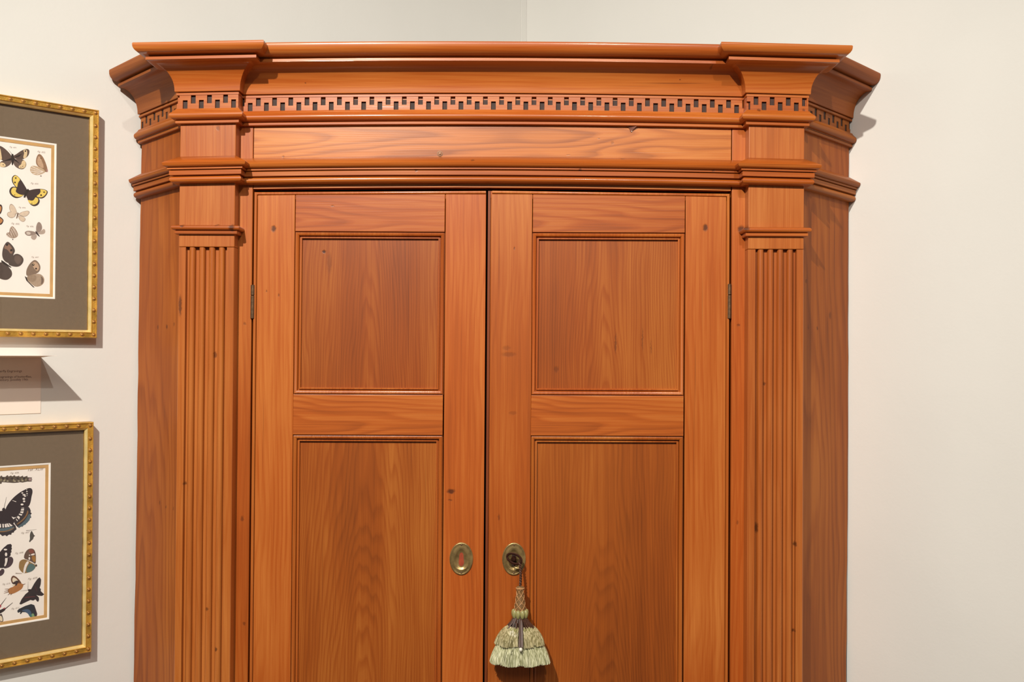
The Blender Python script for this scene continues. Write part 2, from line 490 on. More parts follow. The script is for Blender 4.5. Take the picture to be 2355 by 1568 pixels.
# backs along both walls, top and bottom boards
BK = CORNER.xy - Vector((0, .03))
prism('top_board', [(XL_O, D+.002), (XR_O, D+.002), (WRE.x-.006, WRE.y), BK, (WLE.x+.006, WLE.y)], CAB_TOP-.016, CAB_TOP-.0045, M_DARKWOOD, cab, smooth=0)
prism('bottom_board', [(XL_O, D+.024), (XR_O, D+.024), (WRE.x-.03, WRE.y), BK-Vector((0, .03)), (WLE.x+.03, WLE.y)], .12, .14, M_DARKWOOD, cab, smooth=0)
def back(P, Q, s):
    d = (Q-P).normalized(); n = Vector((d.y, -d.x))*s*.008
    prism('back_board', [P, Q, Q+n, P+n], .01, CAB_TOP-.017, M_DARKWOOD, cab, smooth=0)
back(WLE+Vector((.004, -.001)), BK, 1)
back(BK, WRE+Vector((-.004, -.001)), 1)

# ------------------------------------------------------------------ pilasters
def pilaster(x0, x1):
    yb, yf = D, D-PP
    box('pilaster_head', x0, x1, yf, yb, 1.7688, CAB_TOP-.02, W_PILA, cab, .0012)
    box('pilaster_base', x0-.004, x1+.004, yf-.004, yb, 0, .17, W_PILA, cab, .002)
    w = x1-x0; cx = (x0+x1)/2
    half = .0327; rec = .0085
    top = [(x0, yf+.001), (x0+.001, yf), (cx-half, yf), (cx-half+.0003, yf+rec)]
    for c in (-1.5, -.5, .5, 1.5):
        xx = cx + c*.0156; hw = .0048
        top += [(xx-hw, yf+rec)]
        for k in range(9):
            t = PI*k/8
            top.append((xx-hw*math.cos(t), yf+rec-.003-(rec-.0034)*math.sin(t)))
        top += [(xx+hw, yf+rec)]
    top += [(cx+half-.0003, yf+rec), (cx+half, yf), (x1-.001, yf), (x1, yf+.001), (x1, yb), (x0, yb)]
    # gentle wear along the outer arrises, reeds stay true
    prism('reeded_shaft', top, .17, 1.7683, W_PILA, cab, smooth=40)
pilaster(XL_O, XL_I); pilaster(XR_I, XR_O)

# ------------------------------------------------------------------ mouldings
def arc(pc, zc, rp, rz_, t0, t1, n=8):
    return [(pc+rp*math.cos(math.radians(t0+(t1-t0)*i/n)), zc+rz_*math.sin(math.radians(t0+(t1-t0)*i/n))) for i in range(n+1)]
CROWN = ([(-2, 2.0192), (2.5, 2.0192), (2.5, 2.0203), (6.8, 2.0203), (7.3, 2.0208), (7.4, 2.0214)]
         + [(38-30.5*math.cos(math.radians(t)), 2.0222+.0395*math.sin(math.radians(t))) for t in range(0, 84, 6)]
         + [(38.6, 2.0612), (41.0, 2.0619), (41.6, 2.0624), (41.6, 2.0664), (41.2, 2.0669), (37.5, 2.0671), (37.5, 2.0700), (43.0, 2.0701)]
         + [(44+12.8*math.sin(math.radians(t)), 2.0838-.0136*math.cos(math.radians(t))) for t in range(0, 91, 10)]
         + [(57.0, 2.0862), (56.2, 2.0882), (54.6, 2.0888), (-2, 2.0888)])
BED = ([(-2, 1.9700), (5.2, 1.9702), (6.0, 1.9709), (6.0, 1.9741), (5.2, 1.9747), (4.8, 1.9755), (5.4, 1.9764)]
       + arc(7.0, 1.9824, 6.6, .0060, -88, 55, 10) + [(9.0, 1.9892), (6.4, 1.9920), (5.8, 1.9937), (-2, 1.9937)])
FILLET = [(-2, 2.0150), (4.6, 2.0150), (5.2, 2.0154), (5.2, 2.0186), (4.6, 2.0191), (-2, 2.0191)]
ARCHI = ([(-2, 1.8752), (5, 1.8753)] + arc(6.2, 1.8808, 6.2, .0052, -85, 80, 10) + [(7.2, 1.8866)]
         + [(12.0, 1.8872), (12.6, 1.8877), (12.6, 1.8940), (12.0, 1.8947), (10.6, 1.8950), (10.6, 1.8956), (14.4, 1.8958), (15, 1.8963), (15, 1.8986), (14.2, 1.8992)]
         + [(15.2+5.8*math.sin(math.radians(t)), 1.9046-.0052*math.cos(math.radians(t))) for t in range(0, 91, 15)]
         + [(21.4, 1.9056), (20.6, 1.9066), (0.6, 1.9186), (-2, 1.9190)])
NECK = ([(-2, 1.7886), (3.8, 1.7886), (5.0, 1.7896), (5.0, 1.7936), (3.6, 1.7942), (4.2, 1.7950)]
        + arc(5.6, 1.7988, 3.9, .0038, -85, 70, 8) + [(5.0, 1.8026), (1.0, 1.8040), (-2, 1.8042)])
def mitre(n1, n2):
    return (n1+n2)/(1+n1.dot(n2))
NF = Vector((0, -1)); NL = Vector((-S2, -S2)); NR = Vector((S2, -S2))
mL, mR = mitre(NF, NL), mitre(NF, NR)
# the wing runs are scribed to the walls: the end mitre lies in the wall's direction
dl = -WT.xy; ml_end = dl / dl.dot(NL)
dr = RT.xy; mr_end = dr / dr.dot(NR)
def runs(name, prof, mat_, drop=0.0):
    sweep(name, prof, [(XL_I+(XR_I-XL_I)*i/16, D) for i in range(17)], mat_, cab)
    sweep(name, prof, [WLE, (XL_O, D)], W_MOULDS, cab, m0=ml_end, m1=mL, rz=-PI/4)
    sweep(name, prof, [(XR_O, D), WRE], W_MOULDS, cab, m0=mR, m1=mr_end, rz=PI/4)
    prof = [(p_, z-drop*max(0, (z-2.0690)/.0198)) for p_, z in prof]
    for x0, x1 in ((XL_O, XL_I), (XR_I, XR_O)):
        sweep(name, prof, [(x0, D+.0005), (x0, D-PP), (x1, D-PP), (x1, D+.0005)], mat_, cab)
runs('crown_moulding', CROWN, W_MOULD, .0035)
runs('cornice_fillet', FILLET, W_MOULD)
runs('bed_moulding', BED, W_MOULD)
runs('architrave_moulding', ARCHI, W_MOULD)
for x0, x1 in ((XL_O, XL_I), (XR_I, XR_O)):
    sweep('neck_moulding', NECK, [(x0, D), (x0, D-PP), (x1, D-PP), (x1, D)], W_MOULD, cab)

# pierced fret of alternating upper and lower notches
FZ0, FZ1 = 1.9937, 2.0150
def fret_cols(P, Q, n, pitch, phase, ext0=0.0, ext1=0.0, t=.0044, nw=.0076):
    d = (Q-P); Ln = d.length; d.normalize()
    cuts = []
    k = -2
    while k*pitch/2+phase < Ln+.02:
        c = k*pitch/2+phase
        cuts.append((c-nw/2, c+nw/2, k % 2)); k += 1
    out = []
    def col(s0, s1, z0, z1):
        s0 = max(s0, -ext0); s1 = min(s1, Ln+ext1)
        if s1-s0 < .0004: return
        vs = []
        for z in (z0, z1):
            for s, o in ((s0, -.001), (s1, -.001), (s1, t), (s0, t)):
                q = P+d*s+n*o
                vs.append((q.x, q.y, z))
        out.append((vs, [(0, 1, 2, 3), (4, 5, 6, 7), (0, 1, 5, 4), (1, 2, 6, 5), (2, 3, 7, 6), (3, 0, 4, 7)]))
    pos = -ext0
    for a, b, kind in cuts:
        if b < -ext0 or a > Ln+ext1: continue
        if a > pos: col(pos, a, FZ0, FZ1)
        if kind == 0: col(a, b, FZ0, FZ1-.0130)      # upper notch
        else: col(a, b, FZ0+.0137, FZ1)              # lower notch
        pos = b
    col(pos, Ln+ext1, FZ0, FZ1)
    return out
M_NOTCH_SHADE = plain('fret_notch_shade', '3a2218', .7, vary=.4, vscale=120)  # dark colour paints the shade behind the fret notches
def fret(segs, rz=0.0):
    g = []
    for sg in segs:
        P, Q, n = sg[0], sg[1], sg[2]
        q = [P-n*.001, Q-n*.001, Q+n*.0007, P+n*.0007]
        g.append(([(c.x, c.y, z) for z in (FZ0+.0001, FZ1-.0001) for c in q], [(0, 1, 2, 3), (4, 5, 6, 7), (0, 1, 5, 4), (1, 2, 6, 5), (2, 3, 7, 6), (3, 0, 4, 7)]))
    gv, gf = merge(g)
    build('fret_shade_strip', gv, gf, M_NOTCH_SHADE, cab, rz=rz, smooth=0)
    v, f = merge([c for s in segs for c in fret_cols(*s)])
    build('fret_band', v, f, W_MOULDS if rz else W_MOULD, cab, rz=rz, smooth=0)
V2 = lambda x, y: Vector((x, y))
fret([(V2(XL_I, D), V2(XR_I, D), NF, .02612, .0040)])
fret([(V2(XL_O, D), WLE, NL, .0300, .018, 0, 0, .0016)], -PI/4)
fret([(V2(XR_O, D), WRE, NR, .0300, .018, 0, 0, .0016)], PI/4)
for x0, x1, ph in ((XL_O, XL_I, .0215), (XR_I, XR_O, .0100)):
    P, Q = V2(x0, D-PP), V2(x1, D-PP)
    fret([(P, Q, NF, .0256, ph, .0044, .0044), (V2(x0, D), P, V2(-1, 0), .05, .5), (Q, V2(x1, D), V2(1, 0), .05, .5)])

# iron screw head and the chipped lower edge of the cornice fillet
v, f = [], []
def disc_y(cx, cz, y0, prof, n=20):
    vs, fs = [], []
    for r, h in prof:
        for j in range(n):
            a = 2*PI*j/n
            vs.append((cx+r*math.cos(a), y0-h, cz+r*math.sin(a)))
    for i in range(len(prof)-1):
        for j in range(n):
            k = (j+1) % n
            fs.append((i*n+j, i*n+k, (i+1)*n+k, (i+1)*n+j))
    fs.append(tuple(range((len(prof)-1)*n, len(prof)*n)))
    return vs, fs
v, f = disc_y(-.1193, 1.9237, D+.0008, [(.0046, 0), (.0046, .0006), (.0036, .0007), (.0034, .0001), (.0022, .0001), (.0020, .0009), (.0008, .0011)])
build('screw_head', v, f, M_IRON, cab)
CH = [(.1795, 1.9706), (.1835, 1.9688), (.1862, 1.9660), (.1878, 1.9620), (.1885, 1.9612), (.1900, 1.9618), (.1908, 1.9640), (.1935, 1.9662), (.1945, 1.9678), (.1985, 1.9706)]
vs = [(x, D-.0052+(.0046 if 1.9706-z > .0001 else .0), z) for x, z in CH] + [(x, D+.001, z) for x, z in CH]
k = len(CH)
build('split_chip', vs, [tuple(range(k)), tuple(range(k, 2*k))[::-1]] + [(j, (j+1) % k, k+(j+1) % k, k+j) for j in range(k)],
      plain('bruised_pine', '6e3a26', .5, vary=.3, vscale=150), cab, smooth=0)
CE = [(.1888, 1.9612), (.1902, 1.9616), (.1912, 1.9640), (.1938, 1.9660), (.1949, 1.9679), (.1940, 1.9676), (.1928, 1.9664), (.1904, 1.9645), (.1896, 1.9622)]  # pale sliver painting the highlight along the chip's edge
k = len(CE)
vs = [(x, D-.0012, z) for x, z in CE] + [(x, D+.001, z) for x, z in CE]
build('chip_highlight', vs, [tuple(range(k)), tuple(range(k, 2*k))[::-1]] + [(j, (j+1) % k, k+(j+1) % k, k+j) for j in range(k)],
      plain('painted_highlight', 'e8dccb', .35, vary=.1), cab, smooth=0)

# ------------------------------------------------------------------ doors
DT = .022
DZ0 = .17
PROF_PANEL = [(0.2, -12), (0.2, -4.2), (1.3, -4.2), (1.5, -.9), (2.4, -.5), (4.2, -.9), (6.0, -2.2), (6.8, -4.2), (7.1, -7.2), (8.4, -7.2), (8.6, -4.4), (10.2, -4.3), (10.8, -4.8), (10.9, -9.8), (11.8, -9.9), (11.8, -12)]
def beadprof(w=4.6, h=1.2):
    return [(w/2-w/2*math.cos(PI*i/8), h*math.sin(PI*i/8)) for i in range(9)]
def bead_path(name, pts, side, parent):
    """half-round edge bead along a path in the door plane; side = +1 bead lies to the left of travel"""
    prof = [(0, -8)] + [(w, h-.6) for w, h in beadprof()] + [(4.6, -8)]
    n = []
    P = [Vector(p) for p in pts]
    for a, b in zip(P, P[1:]):
        d = (b-a).normalized(); n.append(Vector((-d.y, d.x))*side)
    vs, fs, k = [], [], len(prof)
    for i, p in enumerate(P):
        m = n[0] if i == 0 else n[-1] if i == len(P)-1 else mitre(n[i-1], n[i])
        for w, h in prof:
            q = p+m*w/1000
            vs.append((q.x, D-h/1000, q.y))
    for i in range(len(P)-1):
        for j in range(k):
            jj = (j+1) % k
            fs.append((i*k+j, i*k+jj, i*k+k+jj, i*k+k+j))
    fs += [tuple(range(k)), tuple(range((len(P)-1)*k, len(P)*k))]
    return build(name, vs, fs, W_MOULDV, parent)

def escutcheon(cx, cz, parent, keyed):
    n = 48
    def ell(fx, fz, dz=0.0): return lambda t: (.0189*fx*math.cos(t), .0262*fz*math.sin(t)+dz)
    def egg(sx, sz, dz): return lambda t: (sx*math.cos(t)*(1-.22*math.sin(t)), sz*math.sin(t)+dz)
    def keyhole(t):
        c, s = math.cos(t), math.sin(t)
        r = .0042+.0042*max(0, -s)**2+.0046*max(0, s)**4
        return (c*r*.95, s*r*1.30-.0012)
    rings = [(ell(1, 1), 0), (ell(1, 1), .0010), (ell(.97, .975), .0018), (ell(.91, .93), .0021), (ell(.88, .905), .0017),
             (ell(.82, .86), .0016), (ell(.70, .76), .0019), (egg(.0118, .0172, -.0008), .0026), (egg(.0106, .0158, -.0010), .0022),
             (egg(.0092, .0140, -.0012), .0011), (egg(.0074, .0122, -.0014), .0003), (keyhole, .0003), (keyhole, -.0004)]
    vs, fs = [], []
    for fn, h in rings:
        for j in range(n):
            x, z = fn(2*PI*j/n); vs.append((cx+x, D-.0002-h, cz+z))
    for i in range(len(rings)-1):
        for j in range(n):
            k = (j+1) % n
            fs.append((i*n+j, i*n+k, i*n+n+k, i*n+n+j))
    e = build('escutcheon', vs, fs, M_BRASS, parent, smooth=50)
    e['label'] = 'oval aged brass keyhole escutcheon'
    vs = []
    for j in range(n):
        x, z = keyhole(2*PI*j/n); vs.append((cx+x*1.1, D-.0001, cz+z*1.1))
    vs += [(v[0], D+.002, v[2]) for v in vs]
    build('keyhole', vs, [tuple(range(n)), tuple(range(n, 2*n))] + [(j, (j+1) % n, n+(j+1) % n, n+j) for j in range(n)], M_DARKWOOD if keyed else M_RED, parent, smooth=0)
    for s in (1, -1):
        v, f = disc_y(cx, cz+s*.0221, D-.0018, [(.0017, 0), (.0015, .0006), (.0007, .0009)], 10)
        build('escutcheon_pin', v, f, M_IRON, parent)

def hinge(cx, z0, z1, parent):
    r = .0030
    for k, (a, b) in enumerate(((0, .68), (.69, 1.0))):
        za, zb = z0+(z1-z0)*a, z0+(z1-z0)*b
        v, f = lathe([(r*.7, za), (r, za+.0006), (r, zb-.0006), (r*.7, zb)], cx, D-.0006, 14)
        build('hinge_knuckle', v, f, M_IRON, parent)

def door(x0, x1, ztop, zs, beads, name_mat, ox):
    """x0..x1 outer edges; zs = rail edges; ox = panel opening edges"""
    d = empty('door', (x0 if beads == 'L' else x1, D, DZ0), 0, cab)
    B = .0056
    xl = x0+B
    xr = x1-B if beads == 'R' else x1
    zt = ztop-B
    g = .0005
    o0, o1 = ox
    yf, yb = D, D+DT
    for a, b in ((xl, o0-g), (o1+g, xr)):
        box('stile', a, b, yf, yb, DZ0, zt, W_STILE, d, .0007)
    (r1a, r2b, r2a, r3b, r3a) = zs      # top rail bottom, mid rail top, mid rail bottom, bottom rail top
    for a, b in ((r1a, zt), (r2a, r2b), (r3a, r3b)):
        box('rail', o0+g, o1-g, yf, yb, a, b, W_RAIL, d, .0007)
    for a, b in ((r2b, r1a), (r3b, r2a)):
        rectframe('panel_moulding', PROF_PANEL, (o0, a, o1, b), lambda x, z, h: (x, D-h, z), W_MOULDV, d)
        box('panel', o0+.004, o1-.004, D+.0090, D+.018, a+.004, b-.004, W_PANEL, d, 0)
    if beads == 'L':
        bead_path('edge_bead', [(x0, DZ0), (x0, ztop), (x1-.0006, ztop)], -1, d)
    else:
        bead_path('edge_bead', [(x0+.007, ztop), (x1, ztop), (x1, DZ0)], -1, d)
        box('meeting_strip', x0, x0+.0046, D+.0016, D+DT, DZ0, ztop, W_STRIP, d, .0009)
    # tongue behind the beads closes the quirk
    box('rebate_strip', x0+.0003, x0+.012, D+.004, D+DT, DZ0, ztop-.0002, W_MOULDV, d, 0)
    if beads == 'R':
        box('rebate_strip', x1-.012, x1-.0002, D+.003, D+DT, DZ0, ztop-.0002, W_MOULDV, d, 0)
    box('rebate_strip', x0+.0002, x1-.0002, D+.003, D+DT, ztop-.012, ztop-.0002, W_MOULD, d, 0)
    return d
ZS = (1.7972, 1.5345, 1.4698, .34, .17)
DX_L = (XD_L, -.0440)
DX_R = (-.0413, XD_R)
doorL = door(DX_L[0], DX_L[1], 1.8638, ZS, 'L', None, (-.3518, -.1098))
doorR = door(DX_R[0], DX_R[1], 1.8642, ZS, 'R', None, (.0310, .2775))
doorL['label'] = 'panelled door with an empty keyhole'
doorR['label'] = 'panelled door with the key in its lock'
escutcheon(-.0781, 1.2721, doorL, False)
escutcheon(.0063, 1.2720, doorR, True)
hinge(XD_L-.0006, 1.6560, 1.7105, doorL)
hinge(XD_R+.0004, 1.6590, 1.7150, doorR)

# ------------------------------------------------------------------ key and tassel
key = empty('door_key', (.0045, D-.010, 1.270))
tag(key, 'small dark bronze key standing in the keyhole above the silk tassel', 'key')
v, f = [], []
KY = D-.018
bow = []
for j in range(28):
    t = 2*PI*j/28
    x, z = .0118*math.cos(t), .0072*math.sin(t)
    ca, sa = math.cos(-.36), math.sin(-.36)
    bow.append((.0050+x*ca-z*sa, KY-.003*math.cos(t), 1.2760+x*sa+z*ca))
v, f = tube(bow, .0019, 8, True)
build('bow', v, f, M_KEY, key)
v, f = tube([(.0043, KY+.002, 1.2745), (.0041, D-.012, 1.2745), (.0041, D-.003, 1.2745), (.0041, D+.0015, 1.2745)], [.0026, .0030, .0026, .0024], 12)
build('shank', v, f, M_KEY, key)
v, f = tube([(.0043+.0034*math.cos(t*.5236), D-.0125, 1.2745+.0034*math.sin(t*.5236)) for t in range(12)], .0012, 6, True)
build('collar', v, f, M_KEY, key)

TX, TY = .0144, D-.030       # tassel axis
tas = empty('key_tassel', (TX, TY, 1.10))
tag(tas, 'sage green silk tassel with brown cord hanging from the door key', 'tassel')
def silk(name, lo, hi):
    m, nt, b = newmat(name)
    N, L = nt.nodes, nt.links
    tc = N.new('ShaderNodeTexCoord'); mp = N.new('ShaderNodeMapping'); mp.inputs['Scale'].default_value = (620, 620, 45)
    L.new(tc.outputs['Object'], mp.inputs[0])
    n = N.new('ShaderNodeTexNoise'); n.inputs['Scale'].default_value = 1; n.inputs['Detail'].default_value = 3
    L.new(mp.outputs[0], n.inputs['Vector'])
    r = N.new('ShaderNodeValToRGB'); e = r.color_ramp.elements
    e[0].position = .36; e[0].color = srgb(lo); e[1].position = .64; e[1].color = srgb(hi)
    L.new(n.outputs[0], r.inputs[0]); L.new(r.outputs[0], b.inputs['Base Color'])
    b.inputs['Roughness'].default_value = .38
    return m
M_SILK = silk('sage_silk', '7d744a', 'cabf97')
M_SILK2 = silk('pale_sage_silk', '8f9066', 'dedcba')
M_BROWN = plain('brown_silk_cord', '4a2c1e', .5, vary=.35, vscale=300)
M_TAN = plain('tan_silk_thread', 'b98a5c', .45, vary=.25, vscale=300)
M_HEADC = plain('brown_silk_head', '7a5a34', .5, vary=.35, vscale=300)
M_BEADS = plain('olive_silk_knot', '9a9560', .38, vary=.3, vscale=300)
rnd = random.Random(11)
# twisted pair of cords from the key bow down to the head
parts = []
for s in (0, PI):
    pts = []
    for i in range(30):
        t = i/29
        z = 1.2700+(1.2345-1.2700)*t
        x = .0138+(TX-.0138)*t+.0012*math.cos(9*t*PI+s)+.0012*math.sin(t*PI)
        y = (KY-.003)+(TY-(KY-.003))*t+.0012*math.sin(9*t*PI+s)
        pts.append((x, y, z))
    parts.append(tube(pts, .0013, 6))
loop = [(.0142+.0022*math.cos(t*PI/6), KY-.002, 1.2715+.0042*math.sin(t*PI/6)) for t in range(12)]
parts.append(tube(loop, .0012, 6, True))
v, f = merge(parts); build('hanging_cord', v, f, M_BROWN, tas)
# tapering bound head with crossed threads
HP = [(.0030, 1.2355), (.0056, 1.2345), (.0064, 1.2320), (.0052, 1.2285), (.0058, 1.2220), (.0070, 1.2130), (.0082, 1.2050), (.0094, 1.1975), (.0090, 1.1950)]
v, f = lathe(HP, TX, TY, 20); build('bound_head', v, f, M_HEADC, tas, smooth=60)
def head_r(z):
    for (r0, z0), (r1, z1) in zip(HP, HP[1:]):
        if z1 <= z <= z0: return r0+(r1-r0)*(z0-z)/(z0-z1+1e-9)
    return .008
parts = []
for k in range(5):
    for s in (1, -1):
        pts = []
        for i in range(25):
            t = i/24; z = 1.2325+(1.1970-1.2325)*t
            an = 2*PI*k/5+s*t*2.6*PI/2
            r = head_r(z)+.0003
            pts.append((TX+r*math.cos(an), TY+r*math.sin(an), z))
        parts.append(tube(pts, .00055, 5))
parts.append(tube([(TX+.0062*math.cos(t*PI/8), TY+.0062*math.sin(t*PI/8), 1.2322) for t in range(16)], .0012, 5, True))
v, f = merge(parts); build('crossed_thread', v, f, M_TAN, tas)
# ring of knots under the head
for k in range(9):
    an = 2*PI*k/9+.2
    cx, cy = TX+.0100*math.cos(an), TY+.0095*math.sin(an)
    v, f = lathe([(.0009, 1.1995), (.0030, 1.1980), (.0039, 1.1945), (.0036, 1.1905), (.0026, 1.1872), (.0010, 1.1855)], cx, cy, 10)
    build('silk_knot', v, f, M_BEADS, tas, smooth=60)
# brown strands that carry the upper fringe, and a few that hang between its two front halves
parts = []
for k in range(40):
    an = 2*PI*k/40+rnd.uniform(-.05, .05)
    c, s = math.cos(an), math.sin(an)
    zb = 1.1690+rnd.uniform(-.003, .003)
    parts.append(tube([(TX+.0088*c, TY+.0080*s, 1.1885), (TX+.0140*c, TY+.0115*s, 1.1800), (TX+.0215*c+rnd.uniform(-.002, .002), TY+.0165*s, zb)], [.0011, .0011, .0013], 5))
for k in range(4):
    dx = rnd.uniform(-.0022, .0022)
    parts.append(tube([(TX+.001+dx*.5, TY-.0105, 1.184), (TX+.0015+dx, TY-.0215, 1.166), (TX+.001+dx*1.2, TY-.0292, 1.1475)], [.0011, .0012, .0014], 5))
v, f = merge(parts); build('brown_strands', v, f, M_BROWN, tas)
def fringe(name, n, r0, z0, r1, z1, ysq, tufts, gap, mat, seed):
    """skirt of silk ends falling like an umbrella, gathered into tufts; gap = half angle left open at the front"""
    rr = random.Random(seed)
    parts = []
    for i in range(n):
        an = rr.uniform(0, 2*PI)
        off = (an+PI/2+PI) % (2*PI)-PI
        if abs(off) < gap: continue
        ph = (an*tufts/(2*PI)) % 1.0
        bul = math.sin(PI*ph)**.5                       # fullest in the middle of each tuft
        c, s = math.cos(an), math.sin(an)
        lay = rr.random()
        re = r1*(.83+.17*bul)*(1-.18*lay)*rr.uniform(.985, 1.015)
        ze = z1+.0012-.0046*bul+(1-lay)*.0016+rr.uniform(-.0009, .0009)
        pts, rad = [], []
        tw = rr.uniform(-.06, .06)+.10*(ph-.5)
        for k in range(7):
            t = k/6
            r = r0+(re-r0)*(1-(1-t)**1.30)
            z = z0-(z0-ze)*(.25*t+.75*t**1.6)
            cc, ss = math.cos(an+tw*t), math.sin(an+tw*t)
            pts.append((TX+r*cc, TY+r*ysq*ss, z)); rad.append(.00078*(1-.25*t))
        parts.append(tube(pts, rad, 4))
    v, f = merge(parts)
    o = build(name, v, f, mat, tas, smooth=80)
    o['kind'] = 'stuff'
    return o
fringe('upper_fringe', 1100, .0190, 1.1735, .0405, 1.1470, .66, 7, .09, M_SILK, 21)
fringe('lower_fringe', 1500, .0255, 1.1560, .0490, 1.1185, .58, 8, 0, M_SILK2, 22)
for k in range(9):
    an = -PI+PI*(k+.5)/9
    if abs(an+PI/2) < .1: continue
    c, s = math.cos(an), math.sin(an)
    v, f = lathe([(.0006, .0024), (.0026, .0014), (.0028, -.0010), (.0010, -.0026)], TX+.0205*c, TY+.0160*s, 10)
    v = [(p[0], p[1], 1.1700+p[2]+rnd.uniform(-.001, .001)) for p in v]
    build('silk_knot', v, f, M_BEADS, tas, smooth=60)
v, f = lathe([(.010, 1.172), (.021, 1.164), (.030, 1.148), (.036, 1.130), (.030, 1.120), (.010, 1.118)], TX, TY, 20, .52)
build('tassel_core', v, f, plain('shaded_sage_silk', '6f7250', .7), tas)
v, f = lathe([(.0006, .0026), (.0024, .0016), (.0028, -.0010), (.0012, -.0036)], 0, 0, 10)
build('silk_knot', [(TX+.001+p[0], TY-.0298+p[1], 1.1450+p[2]) for p in v], f, plain('white_silk', 'e4e2d2', .4), tas, smooth=60)

# ------------------------------------------------------------------ framed prints on the left wall
WRZ = WALL_A
def wp(a, z, h): 
    q = CORNER + WT*a + WN*h
    return Vector((q.x, q.y, z))
M_GOLD = plain('gilt_frame', 'd8a748', .38, .5, bump=.5, bscale=420, vary=.38, vscale=60)
M_GOLD2 = plain('gilt_sight_edge', 'f2d691', .30, .35, bump=.2, bscale=300, vary=.15, vscale=60)
M_GOLDR = plain('worn_gilt_rosette', 'bd8a48', .42, .6, vary=.4, vscale=300)
M_MATB = plain('olive_brown_mount', '7a6853', .85, bump=.15, bscale=900, vary=.06, vscale=200)
M_MATW = plain('white_mount_bevel', 'fffaf2', .7)
M_MATG = plain('gilt_paper_fillet', 'dcae70', .55, .15, vary=.12, vscale=40)
M_PAPER = plain('engraving_paper', 'fff6ee', .8, vary=.03, vscale=20)
M_INK = plain('sepia_ink', '8f7a6a', .8)
def glassmat():
    m, nt, b = newmat('picture_glass')
    N, L = nt.nodes, nt.links
    N.remove(b)
    tr = N.new('ShaderNodeBsdfTransparent'); tr.inputs[0].default_value = (1, 1, 1, 1)
    gl = N.new('ShaderNodeBsdfGlossy'); gl.inputs['Roughness'].default_value = .015
    fr = N.new('ShaderNodeFresnel')
    ge = N.new('ShaderNodeNewGeometry'); io = N.new('ShaderNodeMapRange')
    io.inputs[3].default_value = 1.5; io.inputs[4].default_value = 1/1.5    # same reflectance from both faces of the thin pane
    L.new(ge.outputs['Backfacing'], io.inputs[0]); L.new(io.outputs[0], fr.inputs[0])
    mx = N.new('ShaderNodeMixShader')
    L.new(fr.outputs[0], mx.inputs[0]); L.new(tr.outputs[0], mx.inputs[1]); L.new(gl.outputs[0], mx.inputs[2])
    L.new(mx.outputs[0], N['Material Output'].inputs[0])
    return m
M_GLASS = glassmat()
PRINT_MATS = {}
def pm(h):
    if h not in PRINT_MATS: PRINT_MATS[h] = plain('print_colour_'+h, h, .8, vary=.12, vscale=260)
    return PRINT_MATS[h]
def chaikin(p, it=2):
    for _ in range(it):
        q = []
        for a, b in zip(p, p[1:]+p[:1]):
            q += [(a[0]*.75+b[0]*.25, a[1]*.75+b[1]*.25), (a[0]*.25+b[0]*.75, a[1]*.25+b[1]*.75)]
        p = q
    return p
def slab(name, a0, z0, a1, z1, h0, h1, mat, parent):
    vs = [wp(a, z, h) for h in (h0, h1) for a, z in ((a0, z0), (a1, z0), (a1, z1), (a0, z1))]
    return build(name, vs, [(0, 1, 2, 3), (4, 5, 6, 7), (0, 1, 5, 4), (1, 2, 6, 5), (2, 3, 7, 6), (3, 0, 4, 7)], mat, parent, rz=WRZ, smooth=0)
FRAME_PROF = [(0, 0.5), (0, 18.5), (.5, 20.4), (1.3, 21.4), (2.2, 21.3), (2.7, 20.3), (3.2, 19.9), (8.0, 19.7), (8.4, 20.4), (9.0, 20.6), (9.5, 20.0), (9.9, 18.8), (12.6, 14.6), (13.0, 14.0), (13.0, 9.4), (9.0, 9.4), (9.0, 0.5)]
def rosette_mesh():
    vs, fs = [], []
    n = 24
    for i, (r, h) in enumerate(((1.0, 0), (.97, .25), (.75, .52), (.55, .30), (.40, .62), (.2, .82))):
        for j in range(n):
            a = 2*PI*j/n
            rr = r*(1+.17*math.cos(8*a)*(1 if i < 4 else 0))*.0034
            vs.append((rr*math.cos(a), -h*.0026, rr*math.sin(a)))
    for i in range(5):
        for j in range(n):
            k = (j+1) % n
            fs.append((i*n+j, i*n+k, i*n+n+k, i*n+n+j))
    fs.append(tuple(range(5*n, 6*n)))
    me = bpy.data.meshes.new('rosette'); me.from_pydata(vs, [], fs); me.materials.append(M_GOLDR); me.shade_smooth()
    return me
ROS = rosette_mesh()
def text_mesh(s, width, mat, name, a, z, h, parent, size=None, shear=.35):
    cu = bpy.data.curves.new('tmp', 'FONT'); cu.body = s; cu.shear = shear; cu.size = 1; cu.resolution_u = 2
    to = bpy.data.objects.new('tmp', cu)
    me = bpy.data.meshes.new_from_object(to)
    bpy.data.objects.remove(to); bpy.data.curves.remove(cu)
    xs = [v.co.x for v in me.vertices]; w = max(xs)-min(xs)
    k = size if size else width/w
    vs = [wp(a+(v.co.x-min(xs))*k, z+v.co.y*k, h) for v in me.vertices]
    fs = [tuple(p.vertices) for p in me.polygons]
    bpy.data.meshes.remove(me)
    return build(name, vs, fs, mat, parent, rz=WRZ, smooth=0, fmat=[0]*len(fs))
